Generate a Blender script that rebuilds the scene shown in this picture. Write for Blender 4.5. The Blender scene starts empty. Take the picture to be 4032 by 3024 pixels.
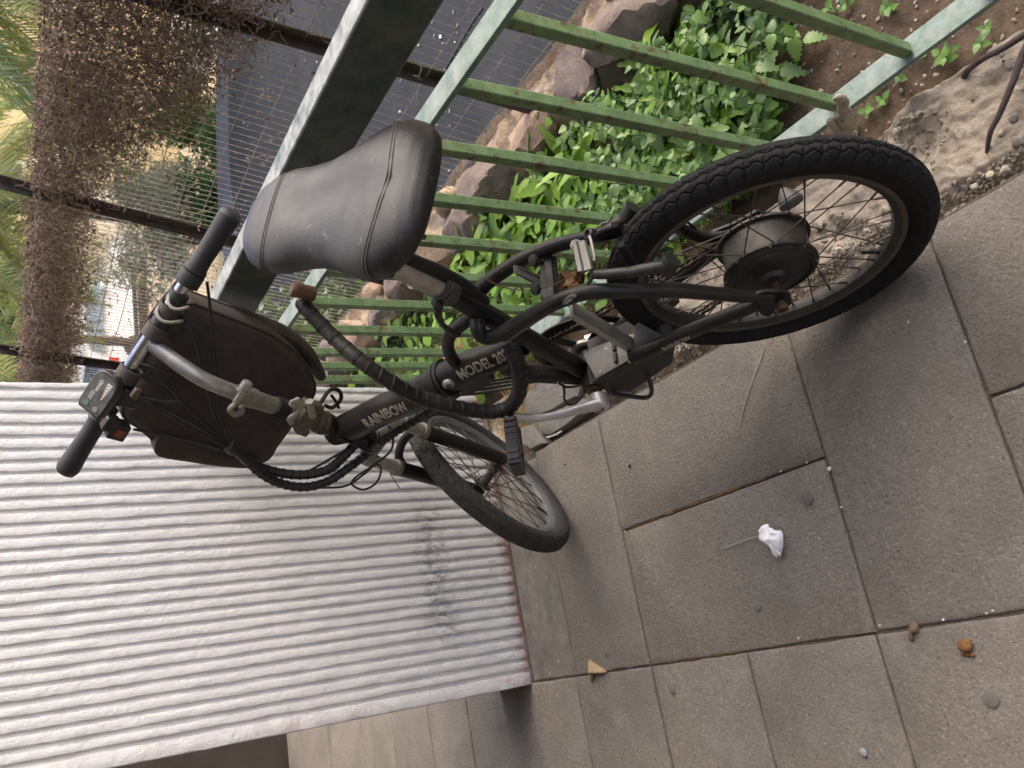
import bpy, bmesh, math, random
import numpy as np
from mathutils import Vector, Matrix, noise

random.seed(7); rng = np.random.default_rng(7)
sc = bpy.context.scene
col = sc.collection
PI = math.pi

# ------------------------------------------------------------------ camera (held upright phone, so the frame is rolled 90 degrees)
CAM_H = 1.27
RC = np.array([[-0.17047072, -0.48829227, -0.85586821],
               [-0.93415365, 0.35645149, -0.01730016],
               [0.31352303, 0.79656324, -0.51690455]])
FPX = 3300.0
O = np.array([0, 0, CAM_H])
cd = bpy.data.cameras.new('camera'); cam = bpy.data.objects.new('camera', cd); col.objects.link(cam)
cam.matrix_world = Matrix(((RC[0][0], -RC[1][0], -RC[2][0], 0), (RC[0][1], -RC[1][1], -RC[2][1], 0),
                           (RC[0][2], -RC[1][2], -RC[2][2], CAM_H), (0, 0, 0, 1)))
cd.sensor_width = 36; cd.lens = FPX / 4032 * 36; cd.clip_start = .02; cd.clip_end = 2000
cd.dof.use_dof = True; cd.dof.focus_distance = 1.45; cd.dof.aperture_fstop = 11
sc.camera = cam

# ------------------------------------------------------------------ sky, sun, exposure
SUN_EL, SUN_AZ = 40, 104          # azimuth measured from +Y towards +X
w = bpy.data.worlds.new('World'); sc.world = w; w.use_nodes = True
nt = w.node_tree; bgn = nt.nodes['Background']
sky = nt.nodes.new('ShaderNodeTexSky'); sky.sky_type = 'NISHITA'; sky.sun_disc = False
sky.sun_elevation = math.radians(SUN_EL); sky.sun_rotation = math.radians(SUN_AZ)
sky.dust_density = 2.5; sky.air_density = .55; sky.ozone_density = .4
nt.links.new(sky.outputs[0], bgn.inputs[0]); bgn.inputs[1].default_value = 0.15
sd = bpy.data.lights.new('sun', 'SUN'); sun = bpy.data.objects.new('sun', sd); col.objects.link(sun)
sd.energy = .62; sd.angle = math.radians(60); sd.color = (1, .93, .82)
sv = Vector((math.sin(math.radians(SUN_AZ)) * math.cos(math.radians(SUN_EL)), math.cos(math.radians(SUN_AZ)) * math.cos(math.radians(SUN_EL)), math.sin(math.radians(SUN_EL))))
sun.rotation_euler = sv.to_track_quat('Z', 'Y').to_euler()
sun.location = (6, 4, 8)
vs = sc.view_settings; vs.view_transform = 'Standard'; vs.look = 'None'; vs.gamma = 1; vs.exposure = 1.88; vs.use_white_balance = True; vs.white_balance_temperature = 6750
sc.cycles.max_bounces = 8

# ------------------------------------------------------------------ pixel (4032x3024) to direction helpers
def V(a): return np.array(a, float)
def ray(x, y):
    d = RC.T @ V([x - 2016, y - 1512, FPX]); return d / np.linalg.norm(d)
def onplane(x, y, P, n):
    d = ray(x, y); return O + d * (((V(P) - O) @ n) / (d @ n))
def gp(x, y, z=0.0):
    d = ray(x, y); return O + d * ((z - CAM_H) / d[2])
def yp(x, y, Y):
    d = ray(x, y); return O + d * (Y / d[1])
# bicycle frame of reference: origin rear axle, s forward, t up, w to its right
RA = V([.52032, .78168, .25044]); AZ = math.radians(5.35); LN = math.radians(7.46)
er = V([math.cos(AZ) * math.cos(LN), math.sin(AZ) * math.cos(LN), -math.sin(LN)])
ef = V([-math.sin(AZ), math.cos(AZ), 0]); eu = np.cross(er, ef)
def B(s, t, w=0.0): return RA + ef * s + eu * t + er * w
def bp(x, y, w=0.0): return onplane(x, y, RA + er * w, er)
# steering frame: q along the steering axis, k forward of it, w to the right
TAU = math.radians(24); DL = math.radians(55)
ax_a = -math.sin(TAU) * ef + math.cos(TAU) * eu
_f0 = math.cos(TAU) * ef + math.sin(TAU) * eu
ax_f = math.cos(DL) * _f0 + math.sin(DL) * er
ax_r = math.cos(DL) * er - math.sin(DL) * _f0
HP = B(.7475, .49)
def Q(q, k, w=0.0): return HP + ax_a * q + ax_f * k + ax_r * w
def sp(x, y, k=0.0): return onplane(x, y, HP + ax_f * k, ax_f)

# ------------------------------------------------------------------ materials
MATS = {}
def mat(name, c, rough=.6, metal=0., var=.18, scale=25., bump=0., bscale=None, dust_or_skylight=None, spots=None, spec=.5, trans=0., det=4, coords='Object', big=0.):
    if name in MATS: return MATS[name]
    m = bpy.data.materials.new(name); m.use_nodes = True; t = m.node_tree; N = t.nodes; L = t.links
    b = N['Principled BSDF']; b.inputs['Roughness'].default_value = rough; b.inputs['Metallic'].default_value = metal
    b.inputs['Specular IOR Level'].default_value = spec
    tc = N.new('ShaderNodeTexCoord')
    def noi(s, d=det, r=.6):
        n = N.new('ShaderNodeTexNoise'); n.inputs['Scale'].default_value = s; n.inputs['Detail'].default_value = d; n.inputs['Roughness'].default_value = r
        L.new(tc.outputs[coords], n.inputs['Vector']); return n.outputs['Fac']
    def ramp(f, a, bb):
        r = N.new('ShaderNodeMapRange'); r.inputs[1].default_value = a; r.inputs[2].default_value = bb; L.new(f, r.inputs[0]); return r.outputs[0]
    def mix(f, a, bb):
        x = N.new('ShaderNodeMix'); x.data_type = 'RGBA'
        if isinstance(f, (int, float)): x.inputs[0].default_value = f
        else: L.new(f, x.inputs[0])
        for i, v in ((6, a), (7, bb)):
            if isinstance(v, tuple): x.inputs[i].default_value = (*v[:3], 1)
            else: L.new(v, x.inputs[i])
        return x.outputs[2]
    m['_'] = 1
    lo = tuple(max(0, v * (1 - var)) for v in c); hi = tuple(min(1, v * (1 + var)) for v in c)
    cc = mix(ramp(noi(scale), .3, .7), lo, hi)
    if big: cc = mix(ramp(noi(scale * .12, 3), .35, .7), cc, tuple(v * (1 - big) for v in c))
    for s in (spots or []):           # (colour, noise scale, low, high)
        cc = mix(ramp(noi(s[1], 5), s[2], s[3]), cc, s[0])
    rg = None
    if dust_or_skylight:                          # settled on upward faces; on the rails, painted-in skylight
        g = N.new('ShaderNodeNewGeometry'); sx = N.new('ShaderNodeSeparateXYZ'); L.new(g.outputs['Normal'], sx.inputs[0])
        up = ramp(sx.outputs['Z'], -.2, .9)
        mu = N.new('ShaderNodeMath'); mu.operation = 'MULTIPLY'; L.new(up, mu.inputs[0]); L.new(ramp(noi(dust_or_skylight[2] if len(dust_or_skylight) > 2 else 30, 5, .7), .25, .75), mu.inputs[1])
        m2 = N.new('ShaderNodeMath'); m2.operation = 'MULTIPLY'; L.new(mu.outputs[0], m2.inputs[0]); m2.inputs[1].default_value = dust_or_skylight[1]
        cc = mix(m2.outputs[0], cc, dust_or_skylight[0])
        rr = N.new('ShaderNodeMapRange'); rr.inputs[3].default_value = rough; rr.inputs[4].default_value = .9; L.new(m2.outputs[0], rr.inputs[0]); L.new(rr.outputs[0], b.inputs['Roughness'])
    L.new(cc, b.inputs['Base Color'])
    if bump:
        bn = N.new('ShaderNodeBump'); bn.inputs['Strength'].default_value = min(1, bump); bn.inputs['Distance'].default_value = .002 if bump <= 1 else .002 * bump
        L.new(noi(bscale or scale * 3, 6, .7), bn.inputs['Height']); L.new(bn.outputs[0], b.inputs['Normal'])
    if trans:
        b.inputs['Transmission Weight'].default_value = trans
    MATS[name] = m; return m
def leafmat(name, c, var=.3):
    if name in MATS: return MATS[name]
    m = bpy.data.materials.new(name); m.use_nodes = True; t = m.node_tree; N = t.nodes; L = t.links
    b = N['Principled BSDF']; b.inputs['Roughness'].default_value = .42; b.inputs['Specular IOR Level'].default_value = .6
    oi = N.new('ShaderNodeObjectInfo'); tc = N.new('ShaderNodeTexCoord')
    n = N.new('ShaderNodeTexNoise'); n.inputs['Scale'].default_value = 9; L.new(tc.outputs['Object'], n.inputs['Vector'])
    ad = N.new('ShaderNodeMath'); ad.operation = 'ADD'; L.new(oi.outputs['Random'], ad.inputs[0]); L.new(n.outputs['Fac'], ad.inputs[1])
    r = N.new('ShaderNodeValToRGB'); r.color_ramp.elements[0].position = .35; r.color_ramp.elements[1].position = .95
    mr = N.new('ShaderNodeMath'); mr.operation = 'MULTIPLY'; mr.inputs[1].default_value = .66; L.new(ad.outputs[0], mr.inputs[0]); L.new(mr.outputs[0], r.inputs[0])
    r.color_ramp.elements[0].color = (c[0] * (1 - var), c[1] * (1 - var), c[2] * (1 - var), 1)
    r.color_ramp.elements[1].color = (c[0] * (1 + var * 1.6), c[1] * (1 + var * .9), c[2] * (1 + var * .4), 1)
    L.new(r.outputs[0], b.inputs['Base Color'])
    tr = N.new('ShaderNodeBsdfTranslucent'); mx = N.new('ShaderNodeMixShader'); mx.inputs[0].default_value = .3
    hs = N.new('ShaderNodeHueSaturation'); hs.inputs['Value'].default_value = 1.5; L.new(r.outputs[0], hs.inputs['Color']); L.new(hs.outputs[0], tr.inputs[0])
    L.new(b.outputs[0], mx.inputs[1]); L.new(tr.outputs[0], mx.inputs[2]); L.new(mx.outputs[0], N['Material Output'].inputs[0])
    MATS[name] = m; return m

DUST = (.20, .175, .14)
black = mat('bike_black_paint', (.006, .0066, .0072), .36, var=.3, scale=60, dust_or_skylight=(DUST, .22, 18), bump=.15, bscale=300, spec=.32)
rubber = mat('tyre_rubber', (.013, .013, .014), .8, var=.25, scale=60, dust_or_skylight=((.10, .092, .078), .12, 30), bump=.3, bscale=500, spec=.22)
rubber2 = mat('dusty_tyre_rubber', (.022, .021, .020), .85, var=.3, scale=60, dust_or_skylight=((.16, .145, .12), .45, 25), bump=.3, bscale=500)
grip_m = mat('grip_rubber', (.013, .014, .016), .55, var=.2, scale=80, dust_or_skylight=((.09, .085, .075), .3, 60), bump=.4, bscale=400)
alu = mat('dull_aluminium', (.36, .35, .32), .42, .75, var=.18, scale=60, dust_or_skylight=((.26, .23, .19), .5, 40), bump=.1, bscale=400)
alup = mat('polished_crank', (.58, .58, .57), .46, .75, var=.12, scale=60, dust_or_skylight=((.35, .32, .28), .3, 50))
chrome = mat('bar_chrome', (.55, .56, .58), .22, .95, var=.2, scale=90, spots=[((.16, .13, .10), 70, .58, .75)])
olive = mat('tarnished_stem', (.20, .19, .155), .5, .45, var=.25, scale=70, dust_or_skylight=((.22, .2, .16), .4, 50), bump=.2, bscale=300)
rust = mat('rusty_steel', (.115, .058, .032), .8, .2, var=.4, scale=90, bump=.6, bscale=300)
chain_m = mat('rusty_chain', (.055, .036, .026), .65, .5, var=.4, scale=120)
spoke_m = mat('spoke_steel', (.07, .06, .052), .5, .6, var=.4, scale=80)
rim_m = mat('black_rim', (.022, .022, .022), .45, .3, var=.3, scale=60, dust_or_skylight=((.2, .175, .14), .5, 50))
rimtrack = mat('worn_rim_track', (.10, .082, .062), .6, .2, var=.3, scale=120)
rimg = mat('grey_rim', (.16, .165, .17), .5, .5, var=.2, scale=60, dust_or_skylight=((.3, .28, .24), .5, 40))
motor_m = mat('motor_casing', (.018, .017, .016), .45, .35, var=.3, scale=70, dust_or_skylight=((.2, .18, .15), .5, 35), bump=.2, bscale=300)
saddle_m = mat('saddle_vinyl', (.011, .0115, .0125), .46, var=.3, scale=14, spots=[((.062, .059, .054), 9, .48, .72), ((.13, .122, .11), 55, .64, .74), ((.10, .095, .088), 160, .66, .74)], dust_or_skylight=((.15, .142, .13), .25, 7), bump=.35, bscale=420, spec=.42)
seam_m = mat('seam_thread', (.10, .093, .08), .9)
plast = mat('black_plastic', (.011, .011, .012), .45, var=.2, scale=80, dust_or_skylight=(DUST, .25, 30))
panel_m = mat('display_face', (.055, .056, .055), .35, var=.25, scale=60, dust_or_skylight=((.25, .24, .21), .5, 60))
whitep = mat('print_white', (.52, .49, .42), .7, var=.15, scale=200)
decal = mat('decal_cream', (.40, .36, .28), .7, var=.3, scale=250)
cable_m = mat('cable_black', (.009, .009, .010), .45, var=.2, dust_or_skylight=(DUST, .2, 60))
tape_m = mat('cable_tape', (.011, .0105, .011), .5, var=.3, scale=90, dust_or_skylight=(DUST, .2, 40), bump=.5, bscale=120, spec=.3)
bag_m = mat('brown_canvas', (.050, .038, .032), .9, var=.25, scale=40, dust_or_skylight=((.10, .085, .07), .35, 30), bump=.5, bscale=900)
bagl = mat('bag_lining', (.016, .014, .013), .9)
box_m = mat('dusty_grey_box', (.22, .22, .21), .75, .1, var=.2, scale=60, dust_or_skylight=((.22, .2, .17), .5, 60), bump=.2, bscale=300)
red_m = mat('switch_red', (.20, .035, .022), .5)
yellow_m = mat('brake_sticker', (.55, .52, .18), .6, var=.3)
green_m = mat('railing_green', (.135, .225, .092), .5, var=.25, scale=40, spots=[((.11, .055, .028), 45, .56, .66), ((.21, .29, .15), 26, .55, .75), ((.03, .028, .02), 120, .62, .7)], bump=.25, bscale=150)
beam_m = mat('railing_green_shaded', (.016, .036, .025), .5, var=.25, scale=30, spots=[((.07, .035, .02), 18, .62, .75)], dust_or_skylight=((.60, .61, .57), .9, 25), bump=.25, bscale=120)  # shade painted into the dark base, skylight into the whitened upward faces
rail_m = mat('railing_green_worn_lit', (.10, .19, .145), .55, var=.2, scale=40, spots=[((.12, .07, .045), 60, .60, .72)], dust_or_skylight=((.52, .54, .49), .8, 30), bump=.25, bscale=120)  # upward faces whitened to paint in skylight, brown spots are rust

# ------------------------------------------------------------------ mesh helpers
def tag(o, label=None, cat=None, group=None, kind=None):
    for k, v in (('label', label), ('category', cat), ('group', group), ('kind', kind)):
        if v: o[k] = v
    return o
def thing(name, loc, label, cat, group=None):
    o = bpy.data.objects.new(name, None); o.empty_display_size = .05; o.location = tuple(loc); col.objects.link(o)
    return tag(o, label, cat, group)
def origin(o):
    p = V([0, 0, 0])
    while o is not None: p = p + V(o.location); o = o.parent
    return p
def nrm(v): v = V(v); return v / (np.linalg.norm(v) + 1e-12)
def perp(d):
    d = nrm(d); h = V([0, 0, 1]) if abs(d[2]) < .9 else V([1, 0, 0]); u = nrm(np.cross(h, d)); return u, np.cross(d, u)
def spl(P, n=8, closed=False):
    P = [V(p) for p in P]; out = []; m = len(P)
    for i in range(m if closed else m - 1):
        if closed: a, b, c, d = P[i - 1], P[i], P[(i + 1) % m], P[(i + 2) % m]
        else: a, b, c, d = P[max(i - 1, 0)], P[i], P[i + 1], P[min(i + 2, m - 1)]
        for j in range(n):
            t = j / n
            out.append(.5 * ((2 * b) + (-a + c) * t + (2 * a - 5 * b + 4 * c - d) * t * t + (-a + 3 * b - 3 * c + d) * t ** 3))
    if not closed: out.append(P[-1])
    return out
class MB:
    def __init__(s): s.v = []; s.f = []
    def add(s, vs, fs):
        o = len(s.v); s.v.extend([tuple(map(float, p)) for p in vs]); s.f.extend([tuple(i + o for i in q) for q in fs]); return s
    def box(s, c, X, Y, Z):
        c, X, Y, Z = V(c), V(X), V(Y), V(Z)
        vs = [c + X * a + Y * b + Z * d for a in (-1, 1) for b in (-1, 1) for d in (-1, 1)]
        return s.add(vs, [(0, 1, 3, 2), (4, 6, 7, 5), (0, 4, 5, 1), (2, 3, 7, 6), (0, 2, 6, 4), (1, 5, 7, 3)])
    def bar(s, a, b, wv, h, hv):
        a, b = V(a), V(b); return s.box((a + b) / 2, (b - a) / 2, nrm(wv) * h, hv)
    def tube(s, P, r, n=12, closed=False, cap=True, flat=None):
        P = [V(p) for p in P]; m = len(P)
        R_ = [r] * m if np.isscalar(r) else list(r)
        if len(R_) != m: R_ = list(np.interp(np.linspace(0, 1, m), np.linspace(0, 1, len(R_)), R_))
        T = [nrm(P[(i + 1) % m] - P[i - 1]) if closed else nrm(P[min(i + 1, m - 1)] - P[max(i - 1, 0)]) for i in range(m)]
        u, _ = perp(T[0]); vs = []
        for i in range(m):
            u = nrm(u - T[i] * (u @ T[i])); b = np.cross(T[i], u)
            for k in range(n):
                a = 2 * PI * k / n; d = u * math.cos(a) + b * math.sin(a)
                if flat is not None: d = d - flat[0] * (d @ flat[0]) * (1 - flat[1])
                vs.append(P[i] + d * R_[i])
        fs = [(i * n + k, i * n + (k + 1) % n, ((i + 1) % m) * n + (k + 1) % n, ((i + 1) % m) * n + k) for i in range(m if closed else m - 1) for k in range(n)]
        if cap and not closed: fs += [tuple(range(n - 1, -1, -1)), tuple(range((m - 1) * n, m * n))]
        return s.add(vs, fs)
    def lathe(s, prof, c, axis, n=32, full=True, u=None):
        c = V(c); axis = nrm(axis); u, b = perp(axis); vs = []; m = len(prof)
        for r, h in prof:
            for k in range(n):
                a = 2 * PI * k / n; vs.append(c + axis * h + (u * math.cos(a) + b * math.sin(a)) * r)
        fs = [(i * n + k, i * n + (k + 1) % n, (i + 1) * n + (k + 1) % n, (i + 1) * n + k) for i in range(m - 1) for k in range(n)]
        if full: fs += [tuple(range(n - 1, -1, -1)), tuple(range((m - 1) * n, m * n))]
        return s.add(vs, fs)
    def prism(s, poly, dv):
        n = len(poly); dv = V(dv); vs = [V(p) for p in poly] + [V(p) + dv for p in poly]
        return s.add(vs, [tuple(range(n - 1, -1, -1)), tuple(range(n, 2 * n))] + [(i, (i + 1) % n, (i + 1) % n + n, i + n) for i in range(n)])
    def build(s, name, m, parent=None, smooth=True, bev=0., sub=0, loc=None, ang=35, segs=2):
        base = origin(parent) if parent is not None else (V(loc) if loc is not None else V([0, 0, 0]))
        me = bpy.data.meshes.new(name)
        vv = np.array(s.v) - base
        me.from_pydata(vv.tolist(), [], s.f); me.materials.append(m)
        bm = bmesh.new(); bm.from_mesh(me); bmesh.ops.recalc_face_normals(bm, faces=bm.faces); bm.to_mesh(me); bm.free()
        me.polygons.foreach_set('use_smooth', [smooth] * len(me.polygons))
        if smooth:
            try: me.set_sharp_from_angle(angle=math.radians(ang))
            except Exception: pass
        o = bpy.data.objects.new(name, me); col.objects.link(o); o.parent = parent
        if parent is None: o.location = tuple(base)
        if bev:
            md = o.modifiers.new('bevel', 'BEVEL'); md.width = bev; md.segments = segs; md.limit_method = 'ANGLE'; md.angle_limit = math.radians(40)
            me.polygons.foreach_set('use_smooth', [True] * len(me.polygons)); md.harden_normals = False
        if sub: md = o.modifiers.new('sub', 'SUBSURF'); md.levels = sub; md.render_levels = sub
        return o
def nz(p, s=1.0): return noise.noise(Vector((p[0] * s, p[1] * s, p[2] * s)))
def copyobj(o, name, parent, M4):
    c = o.copy(); c.name = name; col.objects.link(c); c.parent = parent; c.matrix_local = M4; return c
# ================================================================== SETTING
slab_m = mat('paving_slab', (.235, .208, .174), .9, var=.22, scale=70, big=.12, spots=[((.33, .30, .26), 170, .55, .68), ((.12, .106, .09), 140, .57, .68), ((.165, .145, .12), 4, .50, .72), ((.27, .25, .22), 7, .55, .8)], bump=2.5, bscale=150, det=6)
mortar_m = mat('joint_dirt', (.13, .108, .085), .95, var=.4, scale=120, bump=1.5, bscale=300)
strip_m = mat('cement_strip', (.20, .185, .16), .9, var=.2, scale=30, spots=[((.36, .35, .33), 40, .64, .70), ((.12, .11, .10), 12, .5, .75)], bump=1.2, bscale=260)
conc_m = mat('rough_concrete', (.50, .42, .325), .92, var=.2, scale=30, big=.25, spots=[((.23, .18, .13), 22, .52, .68), ((.5, .44, .36), 60, .6, .75)], bump=2.2, bscale=140)
soil_m = mat('garden_soil', (.10, .066, .042), .97, var=.4, scale=35, spots=[((.16, .115, .075), 14, .5, .7)], bump=3, bscale=160)
ochre_stain = mat('mud_in_joint', (.20, .12, .055), .95, var=.35, scale=150, bump=2, bscale=400)

def grid_mesh(name, x0, x1, y0, y1, nx, ny, hf, m, kind='structure', parent=None):
    b = MB(); vs = []
    for j in range(ny + 1):
        for i in range(nx + 1):
            x = x0 + (x1 - x0) * i / nx; y = y0 + (y1 - y0) * j / ny; vs.append((x, y, hf(x, y)))
    b.add(vs, [(j * (nx + 1) + i, j * (nx + 1) + i + 1, (j + 1) * (nx + 1) + i + 1, (j + 1) * (nx + 1) + i) for j in range(ny) for i in range(nx)])
    o = b.build(name, m, parent, ang=180)
    if kind and parent is None: tag(o, kind=kind)
    return o
# bed of dirt and mortar under the slabs: the pavement itself, slabs are its pieces
pave = grid_mesh('pavement', -6, .552, -3, 9, 60, 100, lambda x, y: -.0075 + .0028 * nz((x, y, 0), 40), mortar_m)
def slab(x0, x1, y0, y1, m=None, dz=None):
    g = .0021; dz = random.uniform(-.0016, .0016) if dz is None else dz
    tx, ty = random.uniform(-.0012, .0012), random.uniform(-.0012, .0012)
    b = MB(); n = 14; ring = []
    # wobbly edge outline, chamfered top, so the joints are not ruler straight
    cs = [(x0 + g, y0 + g), (x1 - g, y0 + g), (x1 - g, y1 - g), (x0 + g, y1 - g)]
    for k in range(4):
        a, c = V(cs[k]), V(cs[(k + 1) % 4]); L = np.linalg.norm(c - a); nn = max(3, int(L / .02)); pn = V([-(c - a)[1], (c - a)[0]]) / L
        for i in range(nn):
            p = a + (c - a) * i / nn; p = p + pn * (.0022 * nz((p[0], p[1], 3), 28) + .0012 * nz((p[0], p[1], 9), 90)); ring.append(p)
    cen = V([(x0 + x1) / 2, (y0 + y1) / 2]); m_ = len(ring)
    def z(p, d): return dz + d + tx * (p[0] - cen[0]) / .3 + ty * (p[1] - cen[1]) / .3
    lv = []
    for d, ins in ((-.03, 0), (-.0045, 0), (-.0012, .0022), (0, .006)):
        for p in ring:
            q = p + nrm(cen - p) * ins * (1 + .4 * nz((p[0], p[1], 5), 60)); lv.append((q[0], q[1], z(q, d)))
    fs = [(l * m_ + i, l * m_ + (i + 1) % m_, (l + 1) * m_ + (i + 1) % m_, (l + 1) * m_ + i) for l in range(3) for i in range(m_)] + [tuple(range(3 * m_, 4 * m_))]
    b.add(lv, fs); return b.build('paving_slab', m or slab_m, pave, ang=50)
X0, X1, X2 = -.055, .255, .548
for (a, b_, c, d) in [(X1, X2, .981, 1.6), (X0, X1, .981, 1.6), (X0, X2, .666, .981), (X0, X1, .35, .666), (X1, X2, .05, .666), (X0, X1, .05, .35), (X0, X2, 1.6, 1.905)]:
    slab(a, b_, c, d)
for k in range(5): slab(X0, X2, -1.51 + .312 * k, -1.51 + .312 * (k + 1))
slab(X0, .535, 1.905, 2.128, strip_m, -.002)
ys = [-1.51, -1.2, -.89, -.57, -.26, .05, .36, .672, .985, 1.292, 1.6, 1.91, 2.224, 2.555, 2.86, 3.2, 3.54, 3.97, 4.42, 4.9, 5.4]
for k in range(len(ys) - 1):
    for x0 in (-.655, -1.255, -1.855, -2.455):
        slab(x0, x0 + .6, ys[k], ys[k + 1])
    if k >= 12: slab(-.055, .545, ys[k], ys[k + 1])
# mud squeezed up in two joints
for (x, y0, y1, wd) in ((.262, 1.13, 1.44, .012), (.258, 1.46, 1.585, .006), (-.05, 1.30, 1.56, .006)):
    b = MB(); P = [(x + .003 * nz((x, t, 1), 30), t, -.006) for t in np.linspace(y0, y1, 24)]
    b.tube(P, [wd * (.5 + .5 * abs(nz((p[1], 0, 4), 25))) + .002 for p in P], 7, flat=(V([0, 0, 1]), .55)); b.build('joint_mud', ochre_stain, pave)

# rough concrete strip between pavement and bed
def ledge_z(x, y):
    e = .012 * nz((x, y, 2), 14) + .006 * nz((x, y, 7), 45) + .003 * nz((x, y, 1), 120)
    gut = -.03 * max(0, 1 - abs(x - .565) / .03); edge = -.09 * max(0, (x - (.758 + .012 * nz((y, 0, 5), 9))) / .022)
    dips = -.022 * max(0, nz((x, y, 11), 8) - .12) / .4
    return -.012 + e + gut + edge + dips
ledge = grid_mesh('concrete_strip', .549, .785, -2.2, 2.16, 80, 900, ledge_z, conc_m)
# garden soil
def soil_z(x, y): return -.062 + .012 * nz((x, y, 0), 6) + .007 * nz((x, y, 4), 25) + .003 * nz((x, y, 8), 80) + .02 * max(0, (x - 1.2) / .3)
soil = grid_mesh('garden_bed', .77, 1.62, -2.2, 5.2, 90, 560, soil_z, soil_m)

# ------------------------------------------------------------------ ribbed plaster wall
def wallmat(name, base):
    m = mat(name, base, .9, var=.05, scale=20, bump=1.8, bscale=85, spots=[((.64, .56, .54), 9, .64, .82)])
    t = m.node_tree; N = t.nodes; L = t.links; b = N['Principled BSDF']; src = b.inputs['Base Color'].links[0].from_socket
    ge = N.new('ShaderNodeNewGeometry'); sx = N.new('ShaderNodeSeparateXYZ'); L.new(ge.outputs['Position'], sx.inputs[0])
    def mr(s, a, c, d=0., e=1.):
        r = N.new('ShaderNodeMapRange'); r.inputs[1].default_value = a; r.inputs[2].default_value = c; r.inputs[3].default_value = d; r.inputs[4].default_value = e; r.clamp = True
        if s: L.new(s, r.inputs[0])
        return r.outputs[0]
    def mul(a, c):
        k = N.new('ShaderNodeMath'); k.operation = 'MULTIPLY'; L.new(a, k.inputs[0]); L.new(c, k.inputs[1]); return k.outputs[0]
    mp = N.new('ShaderNodeMapping'); mp.inputs['Scale'].default_value = (34, 34, 16); L.new(ge.outputs['Position'], mp.inputs[0])
    n1 = N.new('ShaderNodeTexNoise'); n1.inputs['Scale'].default_value = 2.0; n1.inputs['Detail'].default_value = 8; n1.inputs['Roughness'].default_value = .8; L.new(mp.outputs[0], n1.inputs['Vector'])
    # black scuff left by wheels and pedals, a band low on the wall
    band = mul(mr(sx.outputs['Z'], .17, .235), mr(sx.outputs['Z'], .31, .25))
    bx = mul(mr(sx.outputs['X'], .02, .16), mr(sx.outputs['X'], .55, .4))
    sc_ = mul(mul(band, bx), mr(n1.outputs['Fac'], .44, .66))
    # dirt splash near the foot, bare pinkish render at the arris
    n2 = N.new('ShaderNodeTexNoise'); n2.inputs['Scale'].default_value = 14; n2.inputs['Detail'].default_value = 6; n2.inputs['Roughness'].default_value = .7; L.new(ge.outputs['Position'], n2.inputs['Vector'])
    foot = mul(mr(sx.outputs['Z'], .32, .0), mr(n1.outputs['Fac'], .48, .7))
    pk = mul(mr(sx.outputs['Z'], .035, .0), mr(n2.outputs['Fac'], .35, .55))
    ed = mul(mul(mr(sx.outputs['X'], .03, -.04), mr(n2.outputs['Fac'], .52, .64)), mr(sx.outputs['Z'], 1.3, 0.2))
    cur = src
    for f, c in ((foot, (.42, .38, .33)), (pk, (.40, .22, .18)), (ed, (.62, .50, .47)), (sc_, (.10, .095, .09))):
        x = N.new('ShaderNodeMix'); x.data_type = 'RGBA'; L.new(f, x.inputs[0]); L.new(cur, x.inputs[6]); x.inputs[7].default_value = (*c, 1); cur = x.outputs[2]
    L.new(cur, b.inputs['Base Color']); return m
wall_m = wallmat('white_plaster', (.69, .68, .66)); groove_m = wallmat('white_plaster_groove', (.68, .655, .635))
WC = V([-.059, 2.131, 0]); WA = nrm([.889, .029, 0]); WN = V([WA[1], -WA[0], 0])      # along the wall, out of it
wall = thing('ribbed_wall', WC + WA * .445, 'white plastered wall with vertical ribs beside the front wheel', 'wall')
b = MB(); b.box(WC + WA * .4445 - WN * .1 + V([0, 0, 1.37]), WA * .4445, WN * .0955, V([0, 0, 1.385])); b.build('wall_core', groove_m, wall)
def rib(u0, u1):
    b = MB(); zs = np.concatenate([np.linspace(.004, 1.32, 240), np.linspace(1.36, 2.75, 12)]); vs = []
    dep = .0019
    for z in zs:
        j = lambda k: .0022 * nz((u0 * 40, z, k), 9) + .0016 * nz((u0 * 40, z, k), 45)
        a, c = u0 + j(1.) , u1 + j(7.)
        h = dep + .0016 * nz((u0 * 9, z, 2), 16)
        for u, d in ((a, -.006), (a + .0008, h * .8), (a + .0016, h), ((a + c) / 2, h + .0006 * nz((u0, z, 5), 40)), (c - .0016, h), (c - .0004, h * .8), (c, -.006)):
            vs.append(WC + WA * u + WN * d + V([0, 0, z]))
    n = 7; m_ = len(zs)
    b.add(vs, [(i * n + k, i * n + k + 1, (i + 1) * n + k + 1, (i + 1) * n + k) for i in range(m_ - 1) for k in range(n - 1)])
    return b.build('rib', wall_m, wall, ang=60)
u = 0.0; first = True
while u < .885:
    wd = .034 if first else .0198 + random.uniform(-.002, .002)
    rib(u + .0003, min(u + wd, .8885)); u += wd + .0098 + random.uniform(-.001, .001); first = False

# ------------------------------------------------------------------ the building overhead and behind (outside the frame, it shades the place)
sof_m = mat('painted_soffit', (.24, .23, .21), .9, var=.06, scale=6)
dark_m = mat('lobby_wall', (.055, .042, .034), .85, var=.3, scale=5)
b = MB(); b.box((-3.5, 2.0, 2.9), V([4.0, 0, 0]), V([0, 6.5, 0]), V([0, 0, .13])); tag(b.build('building_soffit', sof_m), kind='structure')
b = MB(); b.box((-3.4, 4.75, 1.36), V([3.75, 0, 0]), V([0, .1, 0]), V([0, 0, 1.4])); tag(b.build('lobby_wall', dark_m), kind='structure')
b = MB(); b.box((-2.9, 1.2, 1.36), V([.1, 0, 0]), V([0, 5.6, 0]), V([0, 0, 1.4])); tag(b.build('building_side_wall', mat('building_wall', (.20, .18, .16), .9, var=.1, scale=4)), kind='structure')

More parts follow.
